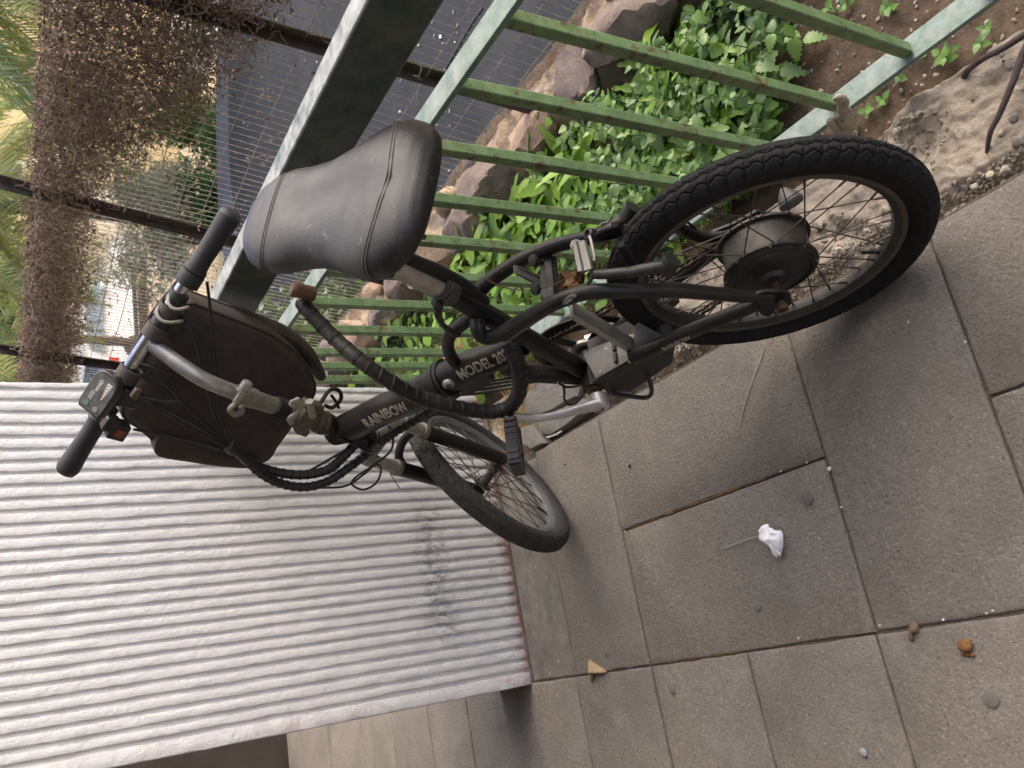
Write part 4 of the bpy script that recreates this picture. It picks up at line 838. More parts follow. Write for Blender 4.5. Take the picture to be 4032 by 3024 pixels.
lf = [(1160, 545), (1195, 552), (1290, 620), (1360, 668), (1352, 690), (1310, 702), (1260, 690), (1215, 700), (1215, 740), (1195, 800), (1170, 730), (1160, 640)]
heap([(1900 + x * k5, 2400 + y * k5) for x, y in lf], .003, lambda q, r, c: .001 + .019 * (1 - r) ** .6 + .003 * nz(q, 90), mat('dry_leaf_tan', (.36, .255, .14), .8, var=.2, scale=120), 'dry_leaf', 'curled tan dry leaf on the joint near the wall corner', 'leaf', .0008)
def blob(name, px, py, z, r, m, label, cat, sq=.6, seed=0, n=2, jag=.35, group=None, at=None):
    c = gp(px, py, z) if at is None else V(at); bm = bmesh.new(); bmesh.ops.create_icosphere(bm, subdivisions=n, radius=1)
    b = MB(); vs = []
    for v in bm.verts:
        p = V(v.co); f = 1 + jag * nz(p + seed * 3.1, 1.3) + jag * .4 * nz(p + seed, 3.5); q = p * f * r; q[2] = max(q[2] * sq, -r * sq * .45) + r * sq * .45; vs.append(c + q)
    b.add(vs, [[v.index for v in f.verts] for f in bm.faces]); bm.free(); return tag(b.build(name, m, None, loc=c, ang=60 if n < 3 else 180), label, cat, group)
crumb_m = mat('rusty_crumb', (.27, .125, .05), .95, var=.35, scale=200, bump=2, bscale=500)
blob('crumb', 3807, 2543, 0, .0105, crumb_m, 'rust brown crumbly lump on the slab near the lower right corner', 'crumb', .8, 3, 3)
for i, (x, y) in enumerate(((3795, 2574), (3832, 2578), (3812, 2577))): blob('crumb_bit', x, y, 0, .0035, crumb_m, 'tiny brown crumb fallen beside the rust brown lump', 'crumb', .8, i, group='crumbs beside the lump')
heap([(3585, 2455), (3610, 2452), (3622, 2470), (3606, 2495), (3590, 2500), (3600, 2520), (3586, 2522), (3578, 2500)], .002, lambda q, r, c: .002 + .004 * (1 - r) + .002 * nz(q, 200), mat('dry_leaf_brown', (.14, .095, .055), .85, var=.3, scale=150), 'leaf_scrap', 'small curled brown leaf scrap lying over the slab joint', 'leaf', .0006)
blob('pebble', 3401, 2962, 0, .0075, mat('grey_pebble', (.27, .29, .29), .8), 'grey stone chip lying alone on the lower slab', 'pebble', .5, 4)
chip_m = mat('white_chip', (.62, .60, .55), .85, var=.15, scale=100)
for i, (x, y, r) in enumerate(((3268, 1846, .0075), (3314, 1998, .004), (3075, 1856, .004), (3178, 1822, .0035), (3578, 1268, .0038), (3802, 1348, .0045), (3465, 2462, .004), (3145, 2512, .0045), (2460, 2092, .0035), (3715, 2440, .004), (3885, 2415, .0035), (3910, 2405, .0035), (2555, 2598, .003), (3228, 2120, .003))):
    blob('stone_chip', x, y, -.002, r * .62, chip_m, 'small white stone chip lying by a slab joint', 'chip', .7, i, 1, group='white chips on the pavement')
for i, (x, y) in enumerate(((2481, 1835), (2225, 1829), (2082, 1829))): blob('dropping', x, y, 0, .0042 if i == 0 else .0028, mat('dropping_black', (.02, .018, .015), .8), 'tiny dark pellet lying on the slabs by the front wheel', 'pellet', .8, i, group='dark pellets')
gum_m = mat('old_gum', (.145, .135, .122), .85, var=.2, scale=200)
for i, (x, y, r) in enumerate(((3177, 1959, .0135), (2980, 2391, .010), (2645, 2718, .0095), (3903, 2754, .013), (2390, 2573, .010))):
    c = gp(x, y, .0008); b = MB(); n = 22; P = [c + V([math.cos(a), math.sin(a), 0]) * r * (1 + .2 * nz((math.cos(a), math.sin(a), i), 1.5)) for a in np.linspace(0, 2 * PI, n + 1)[:-1]]
    b.add([p + V([0, 0, .0004]) for p in P] + [c + (p - c) * .8 + V([0, 0, .0013]) for p in P], [(i_, (i_ + 1) % n, n + (i_ + 1) % n, n + i_) for i_ in range(n)] + [tuple(range(n, 2 * n))]); b.build('gum_spot', gum_m, pave)
# scratches on the slabs
for P in ([(2935, 1555), (2908, 1665), (2905, 1700), (2930, 1600), (3010, 1370)],): pass
scr = mat('slab_scratch', (.34, .31, .27), .9)
for P in ([(3012, 1360), (2985, 1440), (2955, 1520), (2930, 1600), (2912, 1672)], [(2850, 2160), (2900, 2140), (2950, 2122), (2990, 2110)]):
    b = MB(); pts = spl([gp(x, y, .0012) for x, y in P], 8); b.tube([p + V([.0015 * nz(p, 70), 0, 0]) for p in pts], .0014, 6, flat=(V([0, 0, 1]), .35)); b.build('slab_scratch', scr, pave)
b = MB(); b.tube(spl([gp(2155, 1722, .001), gp(2185, 1713, .002), gp(2211, 1698, .002)], 5), .0026, 8); tag(b.build('drinking_straw', mat('straw_white', (.75, .75, .74), .5), None, loc=gp(2185, 1712, 0)), 'short white plastic straw piece lying at the pavement edge below the pedal', 'straw')

# ------------------------------------------------------------------ gravel on the rough strip
grv_m = mat('gravel_mix', (.33, .28, .22), .9, var=.45, scale=60, det=2)
def pebbles(n, fn, rr, name):
    ico = bmesh.new(); bmesh.ops.create_icosphere(ico, subdivisions=1, radius=1); vv = np.array([v.co for v in ico.verts]); ff = [[v.index for v in f.verts] for f in ico.faces]; ico.free()
    b = MB()
    for i in range(n):
        c, r = fn(i); j = 1 + .28 * rng.standard_normal((len(vv), 1)); s = V([1, rng.uniform(.6, 1.1), rng.uniform(.45, .8)]); a = rng.uniform(0, PI); ca, sa = math.cos(a), math.sin(a)
        q = vv * j * s * r; q = np.stack([q[:, 0] * ca - q[:, 1] * sa, q[:, 0] * sa + q[:, 1] * ca, q[:, 2]], 1); b.add(q + c, ff)
    return b.build(name, grv_m, None, smooth=False)
def ledge_peb(i):
    for _ in range(50):
        y = rng.uniform(.2, 2.0); x = rng.choice([rng.uniform(.553, .60), rng.uniform(.56, .75)])
        if nz((x, y, 11), 8) > .02 or x < .59: break
    return V([x, y, ledge_z(x, y) + .001]), abs(rng.normal(.0020, .0014)) + .0009
tag(pebbles(5200, ledge_peb, 0, 'gravel'), 'loose gravel scattered along the rough concrete strip', 'gravel', kind='stuff')
tag(pebbles(500, lambda i: (lambda x, y: (V([x, y, soil_z(x, y) + .001]), abs(rng.normal(.0022, .0012)) + .001))(rng.uniform(.78, 1.25), rng.uniform(.15, .95)), 0, 'soil_crumbs'), 'small stones and crumbs scattered on the bare garden soil', 'gravel', kind='stuff')
big = [(3806, 350, .012), (3838, 388, .009), (3530, 520, .010), (3620, 448, .009), (3990, 470, .014), (3950, 520, .012), (3960, 668, .011), (4010, 560, .016), (3900, 690, .010), (3840, 735, .010), (3760, 720, .008), (3700, 615, .007)]
for i, (x, y, r) in enumerate(big): blob('strip_stone', x, y, -.016, r * .6, mat('strip_stone%d' % (i % 3), ((.42, .38, .31), (.25, .22, .19), (.5, .44, .34))[i % 3], .9, var=.2, scale=80, bump=1), 'rounded small stone half set in the rough concrete strip', 'stone', .7, i, 2, .6, group='stones on the concrete strip')
# broken concrete at the far end of the strip
cc_m = mat('broken_concrete', (.235, .22, .195), .92, var=.2, scale=60, spots=[((.36, .33, .29), 200, .6, .7)], bump=1.8, bscale=250)
for i, (px, lab) in enumerate((
    ([(2075, 1545), (2130, 1500), (2215, 1485), (2290, 1490), (2270, 1560), (2180, 1610), (2100, 1640), (2060, 1610)], 'flat grey piece of broken concrete behind the crank, nearest the bottom bracket'),
    ([(2110, 1650), (2200, 1610), (2290, 1570), (2320, 1600), (2220, 1680), (2160, 1715), (2120, 1700)], 'flat beige piece of broken concrete under the left crank'),
    ([(2040, 1690), (2095, 1670), (2125, 1720), (2140, 1745), (2090, 1770), (2040, 1740)], 'small broken concrete piece just behind the left pedal'),
    ([(2290, 1470), (2420, 1400), (2470, 1420), (2440, 1500), (2380, 1550), (2310, 1560)], 'broken concrete piece below the controller box'))):
    P = [gp(x, y, .008) for x, y in px]; c = sum(P) / len(P); n = len(P)
    R3 = []
    for p in P: R3.append(p)
    R3 = [a for i_ in range(n) for a in (R3[i_], (R3[i_] + R3[(i_ + 1) % n]) / 2 + V([.004 * nz(R3[i_], 50), .004 * nz(R3[i_], 60), 0]))]; n = len(R3); b = MB()
    b.add([c + (p - c) * 1.02 + V([0, 0, -.03]) for p in R3] + [p + V([0, 0, -.004]) for p in R3] + [c + (p - c) * .93 + V([0, 0, .003 * nz(p, 40)]) for p in R3] + [c + (p - c) * .4 + V([0, 0, .003 * nz(p, 80) + .001]) for p in R3], [(l * n + k, l * n + (k + 1) % n, (l + 1) * n + (k + 1) % n, (l + 1) * n + k) for l in range(3) for k in range(n)] + [tuple(range(3 * n, 4 * n))])
    tag(b.build('concrete_chunk', cc_m, None, loc=c, ang=40), lab, 'rubble', 'broken concrete by the pedal')
# rusty rods sticking out of the strip
rod_m = mat('old_rod', (.085, .065, .06), .75, .2, var=.35, scale=80, bump=.8, bscale=200)
b = MB(); b.tube(spl([gp(3795, 300, -.012), gp(3820, 268, .006), gp(3880, 225, .014), gp(3950, 190, .016), gp(4060, 120, .016)], 8), .0048, 10); tag(b.build('rusty_rod', rod_m, None, loc=gp(3880, 225, 0)), 'dark rusty rod crossing the concrete strip next to the bed', 'rod')
b = MB(); b.tube(spl([gp(4070, 130, .02), gp(4028, 215, .02), gp(3985, 330, .018), gp(3935, 450, .012), gp(3900, 520, .006), gp(3886, 600, -.012)], 8), [.006, .0058, .005, .0045, .004, .003], 10); tag(b.build('rusty_rod', rod_m, None, loc=gp(3985, 330, 0)), 'long curved dark rod lying over the gravel at the frame corner', 'rod')
# rag tied round the foot of a railing bar
rag_m = mat('rag_cloth', (.44, .385, .30), .95, var=.3, scale=90, bump=1.5, bscale=200)
def rp(x, y): return onplane(2700 + x * k5, y * k5, fpt(.7, .05, -.004), FN)
rag = thing('rag', rp(1700, 1250), 'knotted strip of pale rag tied round the foot of a railing bar', 'rag')
for nm, P, r in (('rag_loop', [rp(1600, 1075), rp(1660, 1065), rp(1705, 1110), rp(1715, 1170), rp(1700, 1230)], [.004, .010, .013, .012, .010]), ('rag_knot', [rp(1655, 1290), rp(1700, 1250), rp(1760, 1290), rp(1790, 1360), rp(1800, 1420)], [.010, .017, .022, .020, .008]), ('rag_tail', [rp(1570, 1290), rp(1590, 1350), rp(1660, 1390), rp(1740, 1430), rp(1860, 1450)], [.006, .010, .012, .012, .004]), ('rag_tail', [rp(1700, 1150), rp(1750, 1200), rp(1780, 1280), rp(1800, 1340)], [.008, .010, .010, .006])):
    b = MB(); pts = spl(P, 7); pts = [p + V([.003 * nz(p, 90), .003 * nz(p, 120), .002 * nz(p, 100)]) for p in pts]; b.tube(pts, list(np.interp(np.linspace(0, 1, len(pts)), np.linspace(0, 1, len(r)), [q * .8 for q in r])), 9, flat=(FN, .7)); b.build(nm, rag_m, rag)
# brown dead leaf and its stalk caught on the rear brake
dl = thing('dead_leaf', bp(2255, 1110, -.01), 'crumpled brown dead leaf caught between the seat stays by the brake', 'leaf')
dlm = mat('dead_leaf_brown', (.17, .085, .035), .85, var=.4, scale=120)
for i in range(5):
    b = MB(); c = bp(2215 + 18 * i, 1120 - 6 * i + 10 * (i % 2), -.012 + .006 * i); vs = []
    for a in range(6):
        for r in range(4):
            x = -.022 + .011 * a * .8; y = -.013 + .0087 * r; vs.append(c + ef * (-x * .9) + er * y + eu * (.006 * math.sin(a * 2.1 + i) + .005 * math.cos(r * 2 + i * 2) + .004 * i * .3))
    b.add(vs, [(a * 4 + r, a * 4 + r + 1, (a + 1) * 4 + r + 1, (a + 1) * 4 + r) for a in range(5) for r in range(3)]); b.build('leaf_fold', dlm, dl)
b = MB(); b.tube(spl([bp(1905, 1096, -.01), bp(1980, 1130, -.02), bp(2060, 1142, -.03), bp(2140, 1134, -.03), bp(2200, 1112, -.02), bp(2290, 1060, -.02), bp(2400, 995, .0)], 8), .0010, 6); b.build('leaf_stalk', mat('stalk', (.12, .07, .035), .8), dl)
# ================================================================== GARDEN BED
# ---- stone border with mortar, carrying the wire fence
border = thing('stone_border', (1.40, 2.4, -.05), 'low border of brown field stones set in sandy mortar under the wire fence', 'stone wall')
stone_ms = [mat('field_stone%d' % i, c, .92, var=.25, scale=30, spots=[((.34, .26, .17), 9, .56, .66), ((.06, .05, .045), 110, .60, .68)], bump=2.2, bscale=120) for i, c in enumerate(((.19, .145, .12), (.15, .12, .105), (.27, .19, .13)))]
mort_m = mat('sandy_mortar', (.33, .245, .16), .95, var=.25, scale=25, spots=[((.17, .135, .11), 12, .48, .56), ((.25, .19, .13), 20, .55, .7)], bump=2.5, bscale=90)
def border_z(x, y): return .035 + .035 * nz((x, y, 3), 9) + .012 * nz((x, y, 1), 30) - .14 * max(0, (1.36 - x) / .09) ** 1.5
b = MB(); nx, ny = 22, 340; vs = []
for j in range(ny + 1):
    for i in range(nx + 1):
        x = 1.30 + .19 * i / nx; y = -1.6 + 6.5 * j / ny; vs.append((x + .02 * nz((x, y, 9), 7), y, border_z(x, y)))
b.add(vs, [(j * (nx + 1) + i, j * (nx + 1) + i + 1, (j + 1) * (nx + 1) + i + 1, (j + 1) * (nx + 1) + i) for j in range(ny) for i in range(nx)]); b.build('mortar', mort_m, border, ang=180)
b = MB(); b.box((1.43, 1.65, -.5), V([.05, 0, 0]), V([0, 3.25, 0]), V([0, 0, .52])); b.build('retaining_wall', mort_m, border)
y = -1.5; k = 0
while y < 4.6:
    L_ = random.uniform(.16, .30); hgt = random.uniform(.13, .18); c = V([1.36 + random.uniform(-.02, .02), y + L_ / 2, .015 + random.uniform(-.01, .015)])
    gk = np.random.default_rng(100 + k); planes = [(nrm(gk.normal(size=3)), gk.uniform(.55, .85)) for _ in range(16)] + [(V([0, 0, 1.]), .8), (V([-1., 0, .2]), .8), (V([0, 1., 0]), .9), (V([0, -1., 0]), .9)]
    bm = bmesh.new(); bmesh.ops.create_icosphere(bm, subdivisions=4, radius=1); b = MB(); vs = []
    for v in bm.verts:
        p = V(v.co); f = min(min((hh / max(1e-3, p @ nn_)) for nn_, hh in planes if p @ nn_ > .05), 1.35) + .03 * nz(p + k, 3) + .012 * nz(p + k, 9); vs.append(c + p * f * V([.105, L_ * .60, hgt * .62]))
    b.add(vs, [[v.index for v in f.verts] for f in bm.faces]); bm.free(); b.build('stone', stone_ms[k % 3], border, ang=24)
    if random.random() < .35:
        c2 = c + V([.085, random.uniform(-.04, .04), .035]); bm = bmesh.new(); bmesh.ops.create_icosphere(bm, subdivisions=2, radius=1); b = MB(); vs = []
        for v in bm.verts:
            p = V(v.co); f = 1 + .25 * nz(p + k * 5.3, 1.6); vs.append(c2 + p * f * V([.05, .06, .045]))
        b.add(vs, [[v.index for v in f.verts] for f in bm.faces]); bm.free(); b.build('stone', stone_ms[(k + 1) % 3], border, ang=180)
    y += L_ * .93; k += 1
# ---- wire fence on rusty posts
mf = thing('wire_fence', (1.46, 2.6, .05), 'sagging wire mesh fence on rusty angle posts behind the bed', 'fence')
def mp(y, z, lean=.15): return V([1.45 + (z - .1) * lean, y, z])
post_m = mat('rusty_post', (.055, .038, .03), .85, .2, var=.4, scale=30, spots=[((.09, .10, .06), 14, .58, .7)], bump=1.2, bscale=60)
for (y0, y1) in ((-.70, -.64), (.42, .50), (1.53, 1.64), (2.60, 2.535), (3.80, 3.82), (4.9, 4.9)):
    b = MB(); a, c = mp(y0, -.06), mp(y1, 1.30); d = nrm(c - a); w1 = nrm(V([0, 1, 0]) - d * d[1]); w2 = np.cross(d, w1)
    b.box((a + c) / 2 + w1 * .0, (c - a) / 2, w1 * .017, w2 * .002); b.box((a + c) / 2 + w1 * .016 + w2 * .014, (c - a) / 2, w1 * .002, w2 * .014); b.build('fence_post', post_m, mf, smooth=False)
wire_m = mat('rusty_wire', (.40, .35, .29), .6, .1, var=.4, scale=30)
b = MB(); ys = np.arange(-1.2, 4.95, .0285)
for y in ys:
    j = .004 * nz((y, 0, 1), 9); zt = 1.20 + .01 * nz((y, 0, 0), 3); zb = .075 + .02 * nz((y, 0, 3), 15)
    P = [mp(y + j + .004 * nz((y, z, 2), 4) - .03 * (z > .6) * 0, z) + V([.006 * nz((y * .5, z, 5), 5), 0, 0]) for z in (zb, .35, .62, .9, zt)]; b.tube(P, .0013, 4, cap=False)
for z in (.105, .187, .34, .50, .656, .735, .81, .882, .955, 1.048, 1.12, 1.195):
    P = [mp(y, z + .008 * nz((y, z, 8), 2.2)) + V([-.0022 + .006 * nz((y * .5, z, 5), 5), 0, 0]) for y in np.linspace(-1.2, 4.93, 90)]; b.tube(P, .0015, 4, cap=False)
tag(b.build('mesh_wires', wire_m, mf), kind='stuff')
tie = mat('green_tie_wire', (.24, .30, .22), .6)
tw = thing('tie_wire', mp(1.55, .47), 'pale green twist of wire tied round the rusty fence post', 'wire')
def wp(x, y): return onplane(1100 + x * k5, y * k5, mp(0, .1) - V([.02, 0, 0]), nrm([1, 0, -.15]))
for P in ([wp(1550, 685), wp(1545, 750), wp(1528, 810), wp(1508, 825)], [wp(1520, 830), wp(1535, 900), wp(1510, 1000), wp(1498, 1155)], [wp(1510, 990), wp(1522, 1080), wp(1535, 1195)], [wp(1455, 820), wp(1510, 840), wp(1490, 900), wp(1470, 905)]):
    b = MB(); b.tube(spl(P, 5), .0016, 6); b.build('strand', tie, tw)

# ---- dry vine over the top of the fence
vine = thing('dry_vine', mp(2.6, .1), 'dense mass of dead brown vine draped over the wire fence', 'vine')
vine_m = mat('dead_vine', (.20, .14, .10), .95, var=.45, scale=12); vine_l = mat('dead_vine_leaf', (.155, .105, .075), .95, var=.5, scale=18); vine_g = mat('dead_vine_pale', (.33, .26, .19), .95, var=.3, scale=12)
def vden(y, z):       # how thick the tangle hangs at a place
    bot = np.interp(y, [.2, 1.5, 1.95, 2.25, 2.55, 2.8, 3.2, 4.9], [.66, .70, .78, .92, 1.02, 1.0, .98, .97]); 
    return max(0, min(1, (z - bot) / .13)) if z < 1.215 else 0
def vine_bits(nst, m, rad, seed, nm):
    r_ = np.random.default_rng(seed); b = MB(); n = 0
    while n < nst:
        y = r_.uniform(.5, 4.9); z = r_.uniform(.6, 1.22)
        if r_.random() > vden(y, z) ** 1.2 + .012: continue
        p = mp(y, z) + V([r_.uniform(-.06, .10), 0, 0]); d = nrm(r_.normal(size=3) * V([.5, 1, .9])); P = [p]; st = r_.uniform(.007, .017)
        for _ in range(5): d = nrm(d + r_.normal(size=3) * .75); P.append(P[-1] + d * st)
        b.tube(P, rad * r_.uniform(.6, 1.5), 3, cap=False); n += 1
    tag(b.build(nm, m, vine), kind='stuff')
vine_bits(19000, vine_m, .0009, 1, 'vine_stems'); vine_bits(2600, vine_g, .0009, 2, 'pale_stems')
r_ = np.random.default_rng(5); b = MB(); n = 0
while n < 34000:
    y = r_.uniform(.5, 4.9); z = r_.uniform(.55, 1.22)
    if r_.random() > vden(y, z) + .01: continue
    p = mp(y, z) + V([r_.uniform(-.045, .10), 0, 0]); e1 = nrm(r_.normal(size=3)); e2 = nrm(np.cross(e1, r_.normal(size=3))); s = r_.uniform(.004, .010)
    b.add([p - e1 * s, p + e2 * s * .45 + e1 * .1 * s, p + e1 * s, p - e2 * s * .5], [(0, 1, 2), (0, 2, 3)]); n += 1
tag(b.build('vine_leaves', vine_l, vine, smooth=False), kind='stuff')

# ---- weeds
lm_net = leafmat('nettle_leaf', (.14, .275, .08), .42); lm_mal = leafmat('mallow_leaf', (.15, .31, .04), .4); lm_lan = leafmat('sowthistle_leaf', (.17, .32, .035)); stem_m = mat('green_stem', (.10, .16, .05), .6)
lm_small = leafmat('chickweed_leaf', (.12, .24, .045), .45); lm_see = leafmat('seedling_leaf', (.13, .28, .06))
def leaf_mesh(name, L_, W, teeth, m, droop=.25, fold=.22, lobes=0, round_=False, nseg=7):
    vs = []; fs = []
    for i in range(nseg + 1):
        t = i / nseg
        w = (math.sin(PI * min(1, t ** .62)) ** (1.05 if not round_ else .6)) * W
        if lobes: w *= 1 - .32 * (1 if i % 2 else 0) * (0 < i < nseg)
        z = -droop * L_ * t * t; x = t * L_
        tj = (teeth * W * (1 if i % 2 else -.4)) if 0 < i < nseg else 0
        vs += [(x, 0, z), (x + tj * .6, w + tj, z + fold * w - .1 * w * t), (x + tj * .6, -w - tj, z + fold * w - .1 * w * t)]
    for i in range(nseg):
        a, c = i * 3, (i + 1) * 3; fs += [(a, c, c + 1, a + 1), (a, a + 2, c + 2, c)]
    me = bpy.data.meshes.new(name); me.from_pydata(vs, [], fs); me.materials.append(m); me.polygons.foreach_set('use_smooth', [True] * len(fs)); return me
LN_ = [leaf_mesh('nettle_leaf', .034, .0108, .20, lm_net, .2, .3, nseg=13), leaf_mesh('nettle_leaf_b', .040, .0118, .20, lm_net, .5, .2, nseg=13), leaf_mesh('nettle_leaf_c', .028, .0085, .22, lm_net, -.15, .45, nseg=11)]
LM_ = [leaf_mesh('mallow_leaf', .038, .019, .16, lm_mal, .12, .18, round_=True, nseg=8), leaf_mesh('mallow_leaf_b', .046, .021, .18, lm_mal, .25, .10, round_=True, nseg=8)]
LL_ = [leaf_mesh('sowthistle_leaf', .12, .016, .25, lm_lan, .45, .25, lobes=1, nseg=10), leaf_mesh('sowthistle_leaf_b', .095, .019, .2, lm_lan, .25, .2, lobes=1, nseg=10)]
LS_ = [leaf_mesh('seedling_leaf', .016, .0055, .06, lm_see, .1, .2, nseg=6)]
def stem_obj(root, h, r, bend):
    b = MB(); o_ = V(root.location); P = [o_ + V([bend[0] * t * t, bend[1] * t * t, h * t]) for t in np.linspace(0, 1, 5)]; b.tube(P, [r, r * .6], 5); b.build('stem', stem_m, root); return P
def plant(kind, x, y, h, label, group, lean=None):
    z = soil_z(x, y) - .004; root = thing({'n': 'nettle', 'm': 'mallow', 'l': 'sowthistle', 's': 'seedling'}[kind], (x, y, z), label, 'weed', group)
    bend = (random.uniform(-.25, .15) * h, random.uniform(-.2, .2) * h) if lean is None else lean
    P = stem_obj(root, h, .0016 if kind != 's' else .0008, bend); o_ = V(root.location)
    def put(me, pos, az, el, s, roll=0.):
        ob = bpy.data.objects.new('leaf', me); col.objects.link(ob); ob.parent = root
        ob.matrix_local = Matrix.Translation(Vector(pos - o_)) @ Matrix.Rotation(az, 4, 'Z') @ Matrix.Rotation(-el, 4, 'Y') @ Matrix.Rotation(roll, 4, 'X') @ Matrix.Scale(s, 4)
    def at(t): return V([np.interp(t, np.linspace(0, 1, 5), [p[k] for p in P]) for k in range(3)])
    a0 = random.uniform(0, 6)
    if kind == 'n':
        npair = 5
        for i in range(npair):
            t = .3 + .7 * i / (npair - 1); s = (1.15 - .55 * (i / (npair - 1)) ** 2) * random.uniform(.8, 1.15) * (h / .14) ** .4
            for k in (0, 1): put(random.choice(LN_), at(t), a0 + i * PI / 2 + k * PI + random.uniform(-.25, .25), random.uniform(-.35, .55) + .25 * i / npair, s, random.uniform(-.5, .5))
    elif kind == 's':
        for i in range(2):
            for k in (0, 1): put(LS_[0], at(.6 + .4 * i), a0 + i * PI / 2 + k * PI, random.uniform(.1, .4), random.uniform(.8, 1.4))
    elif kind == 'm':
        for i in range(8):
            az = a0 + i * 2.4; rr = h * random.uniform(.25, .7); pos = at(random.uniform(.55, 1)) + V([math.cos(az) * rr, math.sin(az) * rr, random.uniform(-.01, .03)]); put(random.choice(LM_), pos, az + random.uniform(-.4, .4), random.uniform(-.2, .5), random.uniform(.6, 1.1), random.uniform(-.4, .4))
    else:
        for i in range(7):
            az = a0 + i * 2.4; put(random.choice(LL_), at(random.uniform(.15, .8)), az, random.uniform(.25, 1.0), random.uniform(.65, 1.15), random.uniform(-.4, .4))
# nettles, nearest the camera
random.seed(11)
def wedge(x, y): return y > .70 + .30 * max(0, 1 - (x - .83) / .35) - .08
n = 0
while n < 150:
    x, y = random.uniform(.85, 1.27), random.uniform(.66, 1.36)
    if y < .78 + .25 * (1.1 - x) and random.random() < .93: continue
    if x < .93 and y > 1.1: continue
    plant('n', x, y, random.uniform(.07, .17), 'toothed green nettle growing among others behind the railing', 'nettles in the garden bed'); n += 1
for i in range(46):
    x, y = random.uniform(.86, 1.30), random.uniform(1.40, 2.5); plant('m', x, y, random.uniform(.05, .12), 'broad leaved bright green weed growing in the bed near the wall', 'broad leaved weeds in the garden bed')
for i in range(14):
    x, y = random.uniform(.9, 1.30), random.uniform(2.5, 3.8); plant('m', x, y, random.uniform(.05, .12), 'broad leaved bright green weed growing in the bed near the wall', 'broad leaved weeds in the garden bed')
for i in range(34):
    x, y = random.uniform(1.12, 1.31), random.uniform(.95, 2.1); plant('l', x, y, random.uniform(.05, .13), 'long leaved yellow green weed growing along the stone border', 'long leaved weeds along the stone border')
for (px, py) in ((3480, 60), (3450, 30), (3690, 200), (3640, 165), (3270, 50), (3480, 360), (3410, 400), (3880, 130), (3610, 240), (3550, 300), (3760, 200), (3440, 350), (3360, 445), (3700, 215), (3300, 20), (3900, 70)):
    p = gp(px, py, -.04)
    for _ in range(1): plant('s', max(.782, p[0] + random.uniform(-.015, .015)), p[1] + random.uniform(-.015, .015), random.uniform(.012, .03), 'small seedling sprouting from the bare brown soil', 'seedlings on the bare soil')
# fine ground cover
r_ = np.random.default_rng(9); b = MB(); n = 0
while n < 24000:
    x, y = r_.uniform(.83, 1.32), r_.uniform(.80, 4.4)
    if y < .86 + .25 * (1.15 - x): continue
    z = soil_z(x, y) + r_.uniform(0, .022) + .055 * max(0, nz((x, y, 2), 5)) * r_.random(); p = V([x, y, z]); e1 = nrm(r_.normal(size=3) * V([1, 1, .4])); e2 = nrm(np.cross(e1, V([0, 0, 1]) + r_.normal(size=3) * .5)); s = r_.uniform(.004, .0095)
    b.add([p - e1 * s, p + e2 * s * .5, p + e1 * s, p - e2 * s * .5], [(0, 1, 2), (0, 2, 3)]); n += 1
tag(b.build('ground_cover', lm_small, None, smooth=False), 'fine green ground cover carpeting the garden bed', 'ground cover', kind='stuff')
straw_m = mat('dry_straw', (.42, .30, .13), .9, var=.3, scale=40)
def straw(name, c, n, L_, spread, label):
    b = MB()
    for i in range(n):
        p = V(c) + V([random.gauss(0, spread), random.gauss(0, spread), 0]); d = nrm([random.gauss(0, 1), random.gauss(0, 1), random.uniform(.1, .9)]); P = [p]
        for _ in range(5): d = nrm(d + V([random.gauss(0, .3), random.gauss(0, .3), random.gauss(-.2, .25)])); q = P[-1] + d * L_ / 5; q[2] = max(q[2], c[2] + .002); P.append(q)
        b.tube(P, .0007, 4, cap=False)
    return tag(b.build(name, straw_m, None, loc=c), label, 'grass', kind='stuff')
straw('dry_grass', (.68, 1.97, -.01), 130, .10, .035, 'tuft of dry yellow grass at the foot of the wall behind the pedal')
straw('dry_grass', (.70, 1.86, -.01), 60, .08, .03, 'thin dry grass stalks beside the broken concrete')
# brick and rubbish lying in the weeds
bc = yp(1762, 1392, 1.86); bc[2] = .03; q = onplane(1764, 1392, (0, 0, .045), V([0, 0, 1.]))
b = MB(); b.box((q[0], q[1], .02), V([.05, .012, 0]), V([-.008, .036, 0]), V([0, 0, .028])); tag(b.build('brick', mat('pink_brick', (.36, .15, .095), .9, var=.2, scale=60, spots=[((.6, .5, .45), 200, .62, .7)], bump=1), None, loc=(q[0], q[1], 0), bev=.003), 'pinkish red brick lying among the weeds behind the folding hinge', 'brick')
q = gp(1738, 1402, .05); b = MB(); b.lathe([(.008, 0), (.0095, .004), (.0095, .012), (.006, .016)], (q[0] - .0, q[1], .04), V([.5, -.5, .7]), 16); tag(b.build('bottle_cap', mat('cap_white', (.75, .75, .74), .5), None, loc=q), 'white plastic bottle cap lying by the red brick', 'bottle cap')

for (x, y, n_) in ((.93, 1.22, 26), (1.05, 1.05, 16), (1.12, 1.42, 22), (.90, 1.62, 16), (1.2, 1.75, 16)): straw('dry_grass', (x, y, soil_z(x, y)), n_, .11, .04, 'a few dry yellow stalks standing among the green weeds of the bed')
for i in range(26):
    x, y = random.uniform(.88, 1.2), random.uniform(.95, 1.5); plant('l', x, y, random.uniform(.03, .07), 'small long leaved weed growing between the nettles', 'long leaved weeds between the nettles')
